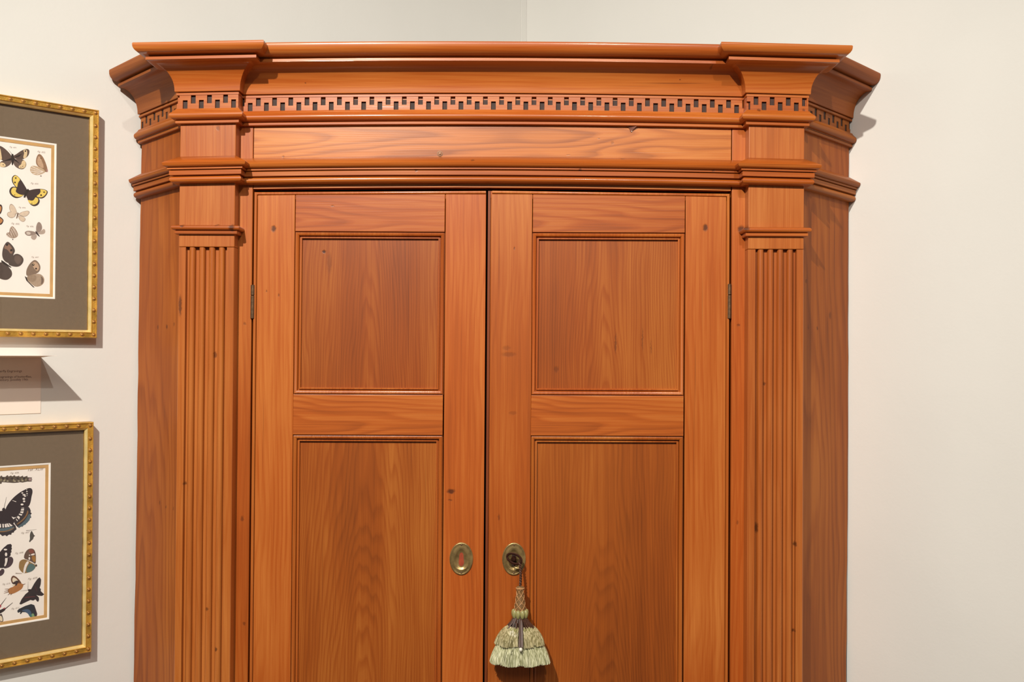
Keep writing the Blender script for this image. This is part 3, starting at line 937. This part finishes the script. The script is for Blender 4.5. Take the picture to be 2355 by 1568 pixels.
def framed(a1, z0, z1, art, caps, cen, label, dz=0):
    a0 = a1-.332
    t = empty('framed_print', wp((a0+a1)/2, z0, 0), WRZ)
    tag(t, label, 'picture', 'framed butterfly engravings on the wall')
    fr = rectframe('frame', FRAME_PROF, (a0, z0, a1, z1), wp, M_GOLD, t, rz=WRZ)
    rectframe('sight_edge', [(9.6, 19.3), (10.0, 19.0), (12.7, 14.9), (13.2, 14.2), (12.9, 13.6)], (a0, z0, a1, z1), wp, M_GOLD2, t, rz=WRZ)
    c = .0056
    n_v = 19; n_h = 17
    spots = [(a, z0+.008+(z1-z0-.016)*i/n_v) for a in (a0+c, a1-c) for i in range(n_v+1) if 0 < i < n_v]
    spots += [(a0+c+(a1-a0-2*c)*i/n_h, z) for z in (z0+c, z1-c) for i in range(n_h+1)]
    for a, z in spots:
        o = bpy.data.objects.new('rosette', ROS)
        link_world(o, fr, Matrix.Translation(wp(a, z, .0196)) @ Matrix.Rotation(WRZ, 4, 'Z'))
    # mount window with white bevel, gilt fillet, sheet
    ma0, mz0, ma1, mz1 = a0+.0655, z0+.0645, a1-.0655, z1-.0655
    w = .066
    rectframe('mount', [(10, 9.2), (64.2, 9.2), (64.2, 8.6), (10, 8.6)], (a0, z0, a1, z1), wp, M_MATB, t, rz=WRZ)
    rectframe('mount_bevel', [(0, 9.25), (1.5, 8.4), (1.5, 8.0), (-1.4, 8.0), (-1.4, 9.25)], (ma0, mz0, ma1, mz1), wp, M_MATW, t, rz=WRZ)
    rectframe('gilt_fillet', [(-2, 8.1), (6.4, 8.1), (6.4, 7.6), (-2, 7.6)], (ma0, mz0, ma1, mz1), wp, M_MATG, t, rz=WRZ)
    sh = slab('print_sheet', ma0-.004, mz0-.004, ma1+.004, mz1+.004, .0066, .0075, M_PAPER, t)
    for lab, shapes in art:
        vs, fs, fm, mats = [], [], [], []
        for i, (hx, sm, pts) in enumerate(shapes):
            p = chaikin([tuple(q) for q in pts]) if sm else [tuple(q) for q in pts]
            p = orient(p)
            o = len(vs)
            vs += [wp(cen[0]+x*1e-4, cen[1]+y*1e-4, .00756+.00003*i) for x, y in p]
            fs.append(tuple(range(o, o+len(p))))
            if hx not in mats: mats.append(hx)
            fm.append(mats.index(hx))
        me_o = build('insect_drawing', vs, fs, [pm(h) for h in mats], sh, rz=WRZ, smooth=0, fmat=fm)
        me_o['label'] = lab
    for s, x, y, wd in caps:
        text_mesh(s, wd*1e-4, M_INK, 'caption', cen[0]+x*1e-4, cen[1]+y*1e-4-.0012, .0076, sh)
    g = slab('picture_glass', a0+.010, z0+.010, a1-.010, z1-.010, .0108, .0128, M_GLASS, t)
    slab('backing_board', a0+.008, z0+.008, a1-.008, z1-.008, .0012, .0060, M_MATB, t)
    return t

# outlines of the printed insects, tenths of a millimetre from each sheet's centre: colour, rounded, outline
UPPER_ART = [
 ('brown butterfly with cream eyespot patches', [
  ('5f4b41',1,[(360,1001),(418,1041),(492,1111),(574,1155),(615,1137),(612,1076),(586,1024),(545,991),(508,970),(456,963),(390,970)]),
  ('6e5a50',1,[(375,960),(471,969),(523,972),(568,934),(570,870),(525,812),(473,809),(413,834),(376,884)]),
  ('5f4b41',1,[(360,993),(300,1065),(234,1119),(176,1146),(89,1122),(83,1050),(141,1003),(207,910),(287,908),(349,956)]),
  ('6e5a50',1,[(356,953),(287,916),(214,914),(178,878),(164,825),(223,803),(288,825),(343,880)]),
  ('e9cda0',1,[(518,1115),(551,1140),(583,1120),(579,1039),(553,988),(519,993),(530,1049),(538,1082)]),
  ('e9cda0',1,[(501,941),(538,966),(565,925),(556,852),(510,820),(454,827),(456,863),(494,884)]),
  ('e9cda0',1,[(179,1127),(199,1011),(211,918),(163,927),(112,999),(118,1079)]),
  ('e9cda0',1,[(178,874),(222,886),(260,861),(268,829),(223,809),(179,811)]),
  ('30241f',1,[(566,1113),(562,1103),(553,1097),(544,1100),(540,1109),(544,1119),(553,1125),(562,1122)]),
  ('30241f',1,[(494,844),(492,839),(487,836),(482,837),(480,842),(482,848),(487,850),(492,849)]),
  ('30241f',1,[(520,859),(519,853),(514,851),(509,852),(507,857),(509,862),(514,865),(518,863)]),
  ('30241f',1,[(234,848),(232,842),(227,839),(221,841),(219,846),(221,852),(226,855),(232,854)]),
  ('30241f',0,[(397,998),(500,1060),(456,1010),(404,988)]),
  ('30241f',0,[(348,1040),(374,1035),(382,981),(472,897),(386,941),(367,859),(352,869),(346,936),(222,904),(214,895),(342,971)]),
  ('30241f',0,[(354,1038),(297,1104),(296,1103),(350,1034)]),
 ]),
 ('beige butterfly drawn from the side', [
  ('9a7558',1,[(771,1096),(809,1071),(848,1003),(882,910),(897,847),(881,811),(850,817),(796,859),(725,904),(711,969),(724,1043),(748,1087)]),
  ('c9a688',1,[(763,1065),(794,1012),(826,935),(834,855),(742,908),(730,971),(741,1037)]),
  ('cdb293',1,[(651,890),(727,892),(811,870),(869,819),(820,781),(751,746),(691,747),(645,773),(624,811),(629,853)]),
  ('f3e6da',0,[(650,871),(834,813),(835,817),(654,882)]),
  ('f3e6da',0,[(632,832),(834,813),(835,817),(634,843)]),
  ('f3e6da',0,[(641,793),(835,813),(835,817),(641,804)]),
  ('f3e6da',0,[(676,761),(835,813),(834,817),(674,772)]),
  ('f3e6da',0,[(730,752),(835,813),(834,817),(726,762)]),
  ('30241f',1,[(795,1027),(793,1021),(788,1019),(783,1020),(781,1025),(783,1030),(788,1033),(793,1032)]),
  ('5f4b41',1,[(803,742),(800,736),(791,733),(782,734),(779,739),(782,745),(791,749),(800,748)]),
  ('a97f78',1,[(898,843),(894,823),(885,813),(875,820),(870,840),(874,860),(884,870),(894,863)]),
 ]),
 ('black and yellow butterfly', [
  ('42302f',1,[(392,712),(437,701),(481,659),(527,592),(580,502),(566,461),(506,446),(439,494),(394,537),(360,588),(352,659)]),
  ('42302f',1,[(431,521),(364,522),(328,482),(318,433),(336,387),(381,349),(433,338),(499,366),(544,410),(536,449)]),
  ('42302f',1,[(595,472),(663,508),(746,529),(822,534),(884,521),(905,491),(877,431),(831,381),(778,373),(717,389),(626,403)]),
  ('42302f',1,[(581,398),(597,328),(627,267),(688,233),(756,264),(784,332),(763,378),(717,405)]),
  ('f0d267',1,[(400,703),(437,693),(480,655),(475,570),(435,506),(401,546),(373,598),(367,657)]),
  ('f0d267',1,[(424,510),(372,506),(349,468),(345,428),(366,391),(403,371),(447,360),(507,378),(536,409),(461,441)]),
  ('f0d267',1,[(769,524),(822,526),(876,514),(888,489),(865,442),(823,401),(778,389),(721,398),(762,459)]),
  ('f0d267',1,[(593,332),(612,294),(646,269),(688,261),(733,286),(759,337),(747,380),(702,388),(657,338)]),
  ('42302f',1,[(485,651),(527,592),(580,502),(603,457),(536,402),(469,406),(413,440),(420,476),(440,526),(444,582)]),
  ('42302f',1,[(580,470),(663,508),(776,533),(793,495),(770,443),(717,405),(687,334),(642,323),(589,343),(566,421)]),
  ('30241f',0,[(595,512),(619,491),(585,423),(555,362),(533,365),(543,434)]),
  ('30241f',1,[(425,661),(422,652),(413,647),(405,650),(401,659),(405,668),(413,673),(422,670)]),
  ('30241f',1,[(415,591),(412,580),(402,575),(393,578),(389,588),(393,598),(402,604),(411,601)]),
  ('30241f',1,[(409,391),(406,386),(401,383),(396,384),(394,390),(396,396),(401,399),(406,397)]),
  ('30241f',1,[(853,485),(850,476),(842,472),(834,474),(830,482),(833,491),(842,496),(850,493)]),
  ('30241f',1,[(810,432),(806,421),(796,416),(787,419),(783,429),(787,439),(796,445),(806,442)]),
  ('30241f',1,[(664,283),(662,278),(658,275),(653,277),(651,282),(653,287),(657,290),(662,288)]),
 ]),
 ('pale cream butterfly', [
  ('a48f80',1,[(342,250),(391,223),(427,157),(444,84),(393,84),(333,126),(318,189)]),
  ('a48f80',1,[(364,125),(424,94),(416,48),(365,14),(315,26),(286,67),(305,109)]),
  ('a48f80',1,[(461,98),(523,138),(603,164),(631,138),(604,87),(554,53),(474,72)]),
  ('a48f80',1,[(454,71),(516,66),(563,38),(568,7),(537,-31),(486,-14),(461,29)]),
  ('e0cbb4',1,[(346,239),(390,215),(421,157),(437,92),(391,93),(338,130),(324,185)]),
  ('e0cbb4',1,[(363,119),(415,91),(409,51),(364,21),(320,31),(293,68),(310,104)]),
  ('e0cbb4',1,[(471,99),(526,134),(597,158),(621,134),(598,89),(553,59),(482,76)]),
  ('e0cbb4',1,[(460,65),(515,61),(557,37),(562,9),(534,-24),(489,-10),(467,28)]),
  ('7c6657',0,[(444,118),(465,102),(440,21),(426,17)]),
 ]),
 ('small striped moth', [
  ('a58d7a',1,[(366,-102),(403,-130),(442,-187),(463,-246),(435,-286),(386,-304),(330,-298),(281,-262),(290,-218),(329,-217),(331,-156)]),
  ('efe2d6',0,[(362,-125),(441,-269),(444,-268),(369,-121)]),
  ('efe2d6',0,[(349,-157),(413,-282),(416,-280),(355,-152)]),
  ('efe2d6',0,[(339,-197),(375,-295),(378,-294),(347,-194)]),
  ('efe2d6',0,[(298,-233),(357,-297),(359,-295),(304,-227)]),
  ('efe2d6',0,[(290,-264),(338,-299),(340,-296),(294,-257)]),
  ('efe2d6',0,[(386,-143),(451,-258),(453,-257),(393,-139)]),
  ('30241f',1,[(388,-319),(386,-326),(380,-330),(374,-327),(371,-320),(374,-313),(380,-309),(386,-312)]),
 ]),
 ('small grey butterfly', [
  ('9c887d',1,[(554,-188),(594,-162),(661,-161),(729,-176),(741,-203),(662,-237),(604,-247),(564,-223)]),
  ('b9a69a',1,[(651,-241),(734,-203),(742,-254),(711,-305),(672,-298),(649,-272)]),
  ('9c887d',1,[(727,-163),(726,-70),(761,5),(808,-32),(823,-103),(797,-157),(749,-184)]),
  ('bda99b',1,[(749,-182),(797,-157),(845,-104),(872,-140),(858,-190),(807,-204),(768,-203)]),
  ('d5c8bd',1,[(575,-191),(604,-175),(652,-190),(633,-227),(590,-226)]),
  ('42302f',0,[(714,-154),(744,-172),(786,-240),(774,-243),(729,-204)]),
 ]),
 ('dark brown butterfly with two eyespots', [
  ('564740',1,[(240,-648),(223,-569),(238,-457),(275,-383),(307,-357),(350,-388),(399,-445),(419,-504),(391,-557),(380,-639),(353,-701),(297,-700)]),
  ('564740',1,[(301,-715),(380,-578),(436,-537),(503,-559),(548,-617),(534,-690),(476,-752),(381,-752)]),
  ('564740',1,[(268,-697),(335,-773),(375,-832),(375,-903),(318,-964),(262,-972),(197,-953),(122,-907),(139,-725),(231,-684)]),
  ('6f5c52',1,[(408,-586),(455,-563),(503,-590),(518,-650),(476,-714),(428,-697),(404,-637)]),
  ('92705c',1,[(248,-476),(270,-404),(331,-399),(369,-457),(381,-537),(351,-555),(313,-502),(294,-483)]),
  ('30241f',1,[(314,-411),(309,-425),(296,-432),(282,-427),(277,-414),(282,-399),(295,-392),(309,-397)]),
  ('30241f',1,[(375,-492),(370,-507),(358,-514),(346,-509),(341,-495),(346,-480),(358,-473),(370,-478)]),
  ('30241f',0,[(217,-660),(250,-678),(363,-760),(355,-772),(250,-718),(213,-680)]),
 ]),
 ('grey brown butterfly with ringed eyespots drawn from the side', [
  ('8a7462',1,[(585,-896),(584,-799),(619,-715),(666,-651),(719,-616),(775,-664),(805,-734),(786,-808),(736,-847),(668,-881)]),
  ('b39c86',1,[(590,-891),(688,-860),(765,-840),(823,-857),(865,-917),(856,-990),(806,-1041),(728,-1060),(660,-1012),(600,-964)]),
  ('caa98c',1,[(667,-692),(705,-648),(753,-671),(783,-736),(764,-799),(730,-795),(696,-751)]),
  ('a08973',1,[(590,-896),(678,-860),(741,-872),(737,-944),(689,-988),(621,-966)]),
  ('7a6558',1,[(804,-869),(853,-923),(844,-990),(806,-1023),(819,-950)]),
  ('30241f',1,[(709,-701),(704,-715),(691,-722),(678,-717),(672,-703),(678,-689),(691,-683),(704,-688)]),
  ('30241f',1,[(748,-762),(743,-773),(733,-778),(723,-774),(719,-763),(723,-752),(733,-747),(743,-751)]),
  ('e9cda0',1,[(699,-698),(698,-703),(693,-705),(688,-703),(686,-699),(688,-693),(693,-691),(697,-693)]),
  ('30241f',0,[(561,-892),(592,-911),(612,-971),(714,-1067),(690,-1065),(588,-964)]),
 ]),
 ('orange butterfly', [
  ('42302f',1,[(176,218),(213,216),(227,157),(207,80),(182,54),(131,97),(148,190)]),
  ('42302f',1,[(178,32),(224,1),(247,-32),(218,-99),(179,-109),(132,-73),(132,-3)]),
  ('c78a55',1,[(176,192),(204,190),(212,156),(194,94),(172,76),(140,108),(153,180)]),
  ('c78a55',1,[(178,11),(215,-10),(232,-34),(208,-78),(179,-89),(142,-67),(141,-7)]),
 ]),
]
UPPER_ART_CAPTIONS = [('Fig. 601.', 318, 1146, 107), ('Fig. 602.', 736, 1129, 122), ('Fig. 603.', 639, 606, 117), ('Fig. 604.', 462, 202, 104), ('Fig. 605.', 356, -68, 123), ('Fig. 606.', 579, -88, 111), ('Fig. 607.', 661, -579, 111)]
LOWER_ART = [
 ('dark segmented caterpillar', [
  ('5d5045',0,[(180,1144),(228,1147),(240,1170),(256,1173),(268,1150),(309,1147),(329,1167),(345,1170),(357,1147),(378,1159),(394,1162),(410,1145),(431,1159),(447,1162),(459,1141),(496,1145),(509,1151),(521,1130),(554,1141),(566,1149),(575,1123),(612,1132),(635,1139),(637,1115),(704,1107),(700,1089),(709,1071),(696,1059),(705,1043),(663,1042),(638,1046),(563,1036),(522,1046),(489,1040),(424,1041),(350,1054),(261,1068),(253,1042),(181,1048)]),
  ('8d8266',1,[(258,1103),(254,1087),(245,1081),(236,1089),(232,1105),(235,1121),(244,1127),(254,1119)]),
  ('8d8266',1,[(314,1098),(310,1083),(301,1077),(292,1084),(288,1101),(292,1116),(301,1122),(310,1115)]),
  ('8d8266',1,[(444,1083),(441,1068),(432,1062),(422,1069),(418,1086),(422,1101),(431,1107),(440,1100)]),
  ('8d8266',1,[(568,1082),(564,1066),(555,1060),(545,1068),(541,1084),(545,1100),(554,1106),(564,1099)]),
  ('8d8266',1,[(626,1078),(622,1062),(613,1056),(603,1063),(599,1080),(603,1096),(612,1102),(622,1094)]),
  ('d9cfae',1,[(307,1083),(302,1079),(289,1079),(277,1081),(271,1086),(277,1090),(289,1091),(302,1088)]),
  ('d9cfae',1,[(360,1077),(355,1073),(342,1073),(329,1075),(324,1080),(329,1084),(342,1085),(354,1082)]),
  ('d9cfae',1,[(466,1067),(461,1063),(448,1062),(435,1065),(430,1070),(435,1074),(448,1074),(461,1072)]),
  ('d9cfae',1,[(522,1064),(517,1060),(504,1059),(491,1062),(486,1067),(491,1071),(504,1072),(517,1069)]),
  ('d9cfae',1,[(581,1063),(576,1060),(563,1059),(550,1062),(545,1066),(550,1070),(563,1071),(576,1068)]),
  ('3a2f2c',1,[(298,1130),(292,1122),(277,1120),(262,1125),(256,1134),(262,1142),(276,1144),(291,1139)]),
  ('3a2f2c',1,[(354,1121),(348,1113),(333,1111),(318,1116),(312,1125),(318,1133),(333,1135),(348,1131)]),
  ('3a2f2c',1,[(428,1111),(422,1103),(407,1101),(392,1105),(385,1115),(392,1123),(406,1125),(422,1120)]),
  ('3a2f2c',1,[(510,1109),(504,1101),(489,1098),(473,1103),(467,1112),(473,1121),(488,1123),(504,1118)]),
  ('3a2f2c',1,[(609,1101),(603,1093),(588,1090),(572,1095),(566,1104),(572,1113),(587,1115),(603,1110)]),
  ('a58a8a',1,[(700,1076),(693,1059),(675,1053),(658,1062),(650,1080),(657,1097),(675,1103),(693,1094)]),
 ]),
 ('large black butterfly with white spots and blue edged wings', [
  ('32262a',1,[(310,623),(338,695),(410,793),(515,880),(614,928),(672,945),(708,924),(718,870),(700,801),(689,713),(659,638),(592,630),(478,479),(396,514),(322,591)]),
  ('3b3236',0,[(429,466),(478,496),(592,639),(659,641),(680,608),(693,567),(686,554),(707,530),(689,509),(700,464),(677,457),(673,422),(652,416),(644,390),(620,384),(616,362),(587,357),(570,332),(546,339),(521,317),(488,344),(455,389)]),
  ('3b3236',0,[(187,449),(315,487),(422,410),(463,366),(482,303),(448,276),(440,255),(411,254),(403,224),(371,232),(338,208),(314,230),(274,218),(245,251),(189,258)]),
  ('566a74',1,[(690,518),(690,465),(653,398),(587,352),(521,324),(494,343),(578,397),(627,463),(660,530)]),
  ('566a74',1,[(188,345),(317,339),(430,357),(455,332),(399,286),(301,275),(189,301)]),
  ('8f6a45',1,[(642,594),(659,557),(627,480),(561,417),(488,372),(479,386),(553,435),(610,495),(634,559)]),
  ('8f6a45',1,[(188,310),(301,293),(390,313),(443,338),(449,326),(394,295),(301,275),(189,293)]),
  ('32262a',1,[(185,618),(282,617),(322,631),(446,456),(438,382),(316,461),(187,419)]),
  ('32262a',1,[(316,631),(308,610),(290,603),(272,614),(264,636),(271,657),(289,664),(308,654)]),
  ('f6ece4',0,[(412,764),(417,767),(472,746),(469,736)]),
  ('32262a',0,[(294,646),(329,830),(327,831),(288,648)]),
  ('f6ece4',1,[(577,870),(573,863),(561,860),(549,865),(544,873),(549,880),(561,882),(573,877)]),
  ('f6ece4',1,[(611,837),(604,829),(586,827),(569,833),(561,842),(568,850),(586,852),(604,847)]),
  ('f6ece4',1,[(619,815),(613,808),(600,807),(588,811),(582,819),(587,826),(600,828),(613,823)]),
  ('f6ece4',1,[(606,774),(600,763),(584,759),(569,766),(563,778),(569,790),(584,793),(599,787)]),
  ('f6ece4',1,[(607,734),(602,724),(589,720),(576,726),(570,738),(576,749),(589,752),(602,746)]),
  ('f6ece4',1,[(582,686),(575,676),(559,673),(542,679),(535,691),(542,702),(558,705),(575,698)]),
  ('f6ece4',1,[(633,915),(631,911),(625,910),(619,912),(617,916),(619,920),(625,921),(631,919)]),
  ('f6ece4',1,[(642,886),(638,880),(629,878),(619,882),(615,888),(619,894),(629,896),(638,892)]),
  ('f6ece4',1,[(643,852),(640,846),(632,844),(623,848),(620,854),(623,860),(631,862),(640,859)]),
  ('f6ece4',1,[(640,822),(638,819),(632,818),(626,820),(624,824),(626,827),(632,828),(638,826)]),
  ('f6ece4',0,[(547,634),(588,636),(586,626),(547,626)]),
  ('f6ece4',0,[(543,614),(588,619),(584,589),(539,595)]),
  ('f6ece4',0,[(535,583),(583,578),(572,544),(531,561)]),
  ('f6ece4',0,[(519,549),(564,531),(552,510),(509,533)]),
  ('f6ece4',0,[(499,516),(528,491),(516,453),(482,496)]),
  ('f6ece4',0,[(470,475),(497,441),(489,429),(470,462)]),
  ('f6ece4',0,[(227,417),(248,414),(252,357),(231,357)]),
  ('f6ece4',0,[(269,412),(290,410),(294,352),(273,353)]),
  ('f6ece4',0,[(302,406),(323,408),(341,352),(309,352)]),
  ('f6ece4',0,[(326,409),(349,411),(382,356),(347,353)]),
  ('f6ece4',0,[(357,413),(373,411),(421,367),(390,359)]),
 ]),
 ('small hanging chrysalis', [
  ('55504a',1,[(708,256),(734,205),(743,180),(764,164),(740,153),(732,114),(699,92),(685,69),(666,87),(685,120),(678,183),(692,234)]),
  ('8a7f74',0,[(625,259),(781,263),(781,267),(624,268)]),
 ]),
 ('black butterfly with white bands', [
  ('32262a',0,[(185,-81),(240,-28),(295,35),(350,78),(397,82),(416,55),(409,25),(418,4),(406,-20),(412,-46),(397,-69),(401,-94),(380,-122),(334,-141),(298,-286),(187,-271)]),
  ('4d3a42',1,[(293,-288),(343,-140),(399,-112),(441,-155),(435,-225),(393,-282),(326,-298)]),
  ('4d3a42',1,[(243,-299),(298,-294),(314,-339),(292,-388),(244,-411),(188,-371)]),
  ('32262a',1,[(280,-284),(334,-151),(381,-137),(372,-196),(335,-272)]),
  ('f6ece4',1,[(349,-2),(341,-11),(321,-13),(302,-6),(293,5),(301,14),(321,15),(341,9)]),
  ('f6ece4',1,[(349,-78),(344,-100),(331,-107),(317,-96),(312,-73),(317,-51),(330,-43),(343,-54)]),
  ('f6ece4',1,[(313,-128),(351,-135),(355,-174),(330,-261),(300,-259),(320,-199)]),
  ('f6ece4',0,[(243,-304),(269,-297),(252,-315),(243,-319)]),
 ]),
 ('brown and teal butterfly drawn from the side', [
  ('6b5347',1,[(594,-178),(599,-115),(635,-49),(683,-25),(742,-40),(772,-107),(779,-200),(774,-294),(733,-258),(656,-206)]),
  ('9c7a4a',1,[(521,-277),(530,-208),(589,-181),(656,-214),(733,-276),(784,-303),(763,-364),(696,-405),(600,-417),(551,-374),(522,-320)]),
  ('8b4f42',1,[(664,-37),(731,-46),(756,-100),(703,-114),(669,-84)]),
  ('a9783c',1,[(703,-149),(771,-148),(772,-261),(733,-245)]),
  ('f6ece4',1,[(695,-123),(756,-110),(761,-139),(703,-144)]),
  ('f6ece4',1,[(690,-186),(686,-203),(677,-209),(667,-201),(663,-183),(667,-166),(676,-160),(686,-169)]),
  ('f6ece4',1,[(690,-136),(687,-142),(679,-143),(671,-139),(667,-133),(671,-127),(679,-125),(687,-129)]),
  ('f6ece4',1,[(641,-218),(677,-243),(633,-313),(612,-414),(583,-413),(599,-298)]),
  ('5c7676',1,[(685,-254),(774,-314),(753,-373),(696,-405),(627,-406),(642,-325)]),
  ('4c3a30',1,[(795,-313),(792,-327),(782,-332),(772,-324),(768,-309),(772,-295),(782,-291),(791,-298)]),
  ('b5a79c',0,[(472,-400),(572,-414),(572,-408),(473,-384)]),
 ]),
 ('orange and cream butterfly with ragged tails', [
  ('6d4630',1,[(404,-472),(419,-434),(444,-422),(489,-453),(537,-512),(573,-578),(526,-586),(432,-562),(410,-514)]),
  ('efdfc6',1,[(423,-475),(445,-448),(489,-485),(516,-521),(490,-541),(436,-543)]),
  ('efdfc6',1,[(422,-566),(479,-564),(455,-596),(427,-592)]),
  ('b87a45',1,[(559,-566),(597,-587),(576,-652),(518,-683),(444,-712),(386,-711),(359,-649),(385,-612),(446,-602),(493,-556)]),
  ('42302f',0,[(488,-510),(530,-523),(512,-544),(493,-587),(465,-592),(479,-559),(432,-557),(427,-538)]),
  ('7c5230',0,[(385,-624),(318,-618),(318,-623),(386,-637)]),
  ('7c5230',0,[(375,-643),(309,-651),(310,-656),(377,-655)]),
  ('7c5230',0,[(375,-663),(303,-682),(305,-686),(378,-675)]),
  ('7c5230',0,[(392,-692),(362,-717),(364,-722),(399,-703)]),
  ('7c5230',0,[(419,-697),(399,-723),(402,-727),(428,-707)]),
  ('7c5230',0,[(585,-596),(622,-583),(620,-578),(581,-584)]),
 ]),
 ('black swallowtail moth with red stripe', [
  ('32262a',0,[(658,-681),(675,-675),(708,-682),(756,-596),(803,-531),(837,-509),(859,-550),(855,-621),(839,-680),(858,-703),(854,-733),(910,-796),(874,-816),(816,-801),(788,-785),(828,-832),(831,-873),(817,-902),(800,-891),(777,-854),(744,-869),(700,-852),(558,-902),(535,-888),(566,-820),(623,-748),(670,-715)]),
  ('6e3038',0,[(614,-793),(767,-802),(769,-812),(614,-806)]),
  ('5a2c36',0,[(768,-638),(800,-725),(794,-729),(762,-648)]),
  ('554a4a',0,[(665,-686),(548,-685),(548,-687),(666,-692)]),
  ('554a4a',0,[(663,-679),(665,-552),(663,-551),(657,-677)]),
 ]),
 ('blue black butterfly with green stripes', [
  ('2c2f38',0,[(504,-992),(530,-966),(625,-933),(711,-918),(759,-943),(781,-1008),(806,-1094),(795,-1141),(742,-1147),(693,-1118),(664,-1062),(626,-1035),(580,-1027),(559,-1055),(545,-1047),(551,-1017),(516,-1027)]),
  ('475f7d',1,[(559,-996),(644,-985),(702,-1015),(727,-1106),(693,-1108),(654,-1050),(606,-1018)]),
  ('86a878',1,[(712,-1078),(751,-1069),(769,-1139),(734,-1141)]),
  ('3d7a78',1,[(679,-1067),(712,-1088),(732,-1141),(698,-1119)]),
  ('4a2a33',0,[(750,-962),(774,-1007),(801,-1104),(785,-1134),(780,-1059)]),
 ]),
 ('swallowtail with red patches and long tails', [
  ('42302f',0,[(271,-862),(344,-761),(340,-758),(262,-853)]),
  ('42302f',0,[(310,-956),(438,-855),(434,-849),(300,-942)]),
  ('32262a',1,[(194,-930),(249,-939),(304,-918),(342,-940),(287,-981),(194,-1010)]),
  ('b5545a',1,[(230,-841),(276,-859),(263,-902),(230,-906)]),
  ('b5545a',1,[(281,-920),(334,-905),(321,-936)]),
  ('42302f',1,[(257,-1001),(273,-993),(295,-1057),(302,-1118),(281,-1137),(246,-1110),(218,-1054)]),
  ('f2dfc0',1,[(257,-1023),(273,-1033),(287,-1066),(292,-1111),(277,-1122),(251,-1101),(227,-1055)]),
 ]),
]
LOWER_ART_CAPTIONS = [('Fig. 606.', 381, 1198, 131), ('Taf. XLIII', 640, 1222, 240), ('Fig. 607.', 551, 233, 128), ('Fig. 608.', 464, -78, 124), ('Fig. 610.', 282, -540, 117), ('Fig. 609.', 659, -515, 144), ('Fig. 611.', 417, -947, 122)]
framed(-.9900, 1.6243, 2.0048, UPPER_ART, UPPER_ART_CAPTIONS, (-1.1565, 1.8115), 'gold framed engraving with brown and yellow butterflies, hung above the paper card')
framed(-.9940, 1.1055, 1.4855, LOWER_ART, LOWER_ART_CAPTIONS, (-1.1565, 1.2890), 'gold framed engraving with caterpillar and large black butterfly, hung below the paper card')

# ------------------------------------------------------------------ folded paper card between the prints
card = empty('label_card', wp(-1.15, 1.498, 0), WRZ)
tag(card, 'folded white paper card with small printed text, stuck to the wall between two gilt frames', 'card')
M_CARD = plain('card_paper', 'f4e6da', .8, vary=.02, vscale=20)
CA0, CA1 = -1.228, -1.0720
vs = [wp(a, z, h) for h in (.0006, .0010) for a, z in ((CA0, 1.5018), (CA1, 1.5018), (CA1, 1.5920), (CA0, 1.5920))]
BXF = [(0, 1, 2, 3), (4, 5, 6, 7), (0, 1, 5, 4), (1, 2, 6, 5), (2, 3, 7, 6), (3, 0, 4, 7)]
body = build('text_leaf', vs, BXF, M_CARD, card, rz=WRZ, smooth=0)
n = 10
vs, fs = [], []
for i in range(n+1):
    t = i/n
    h = .0008+.083*t; z = 1.5920+.0030*math.sin(t*PI*.5)
    for a in (CA0, CA1-.002*t):
        vs += [wp(a, z, h), wp(a, z+.0004, h)]
for i in range(n):
    o = i*4
    fs += [(o, o+2, o+6, o+4), (o+1, o+3, o+7, o+5), (o, o+1, o+5, o+4), (o+2, o+3, o+7, o+6)]
fs += [(0, 1, 3, 2), (n*4, n*4+1, n*4+3, n*4+2)]
build('folded_flap', vs, fs, M_CARD, card, rz=WRZ)
M_PRINT = plain('grey_brown_print', '6f4a42', .8)
for s, right, z, k, shr in (('Framed Butterfly Engravings', -1.1010, 1.5687, .0052, 0), ('Original engravings of butterflies,', -1.0862, 1.5597, .0050, 0), ('18th century, possibly 19th', -1.0918, 1.5550, .0050, 0)):
    cu_w = {'F': .0}
    o = text_mesh(s, None, M_PRINT, 'printed_line', 0, z, .00106, body, size=k, shear=shr)
    w = o.dimensions.x if False else max(v.co.x for v in o.data.vertices)-min(v.co.x for v in o.data.vertices)
    W0 = WM[o.name]
    W1 = Matrix.Translation(WT*(right-w)) @ W0
    o.matrix_basis = WM[body.name].inverted() @ W1
    WM[o.name] = W1
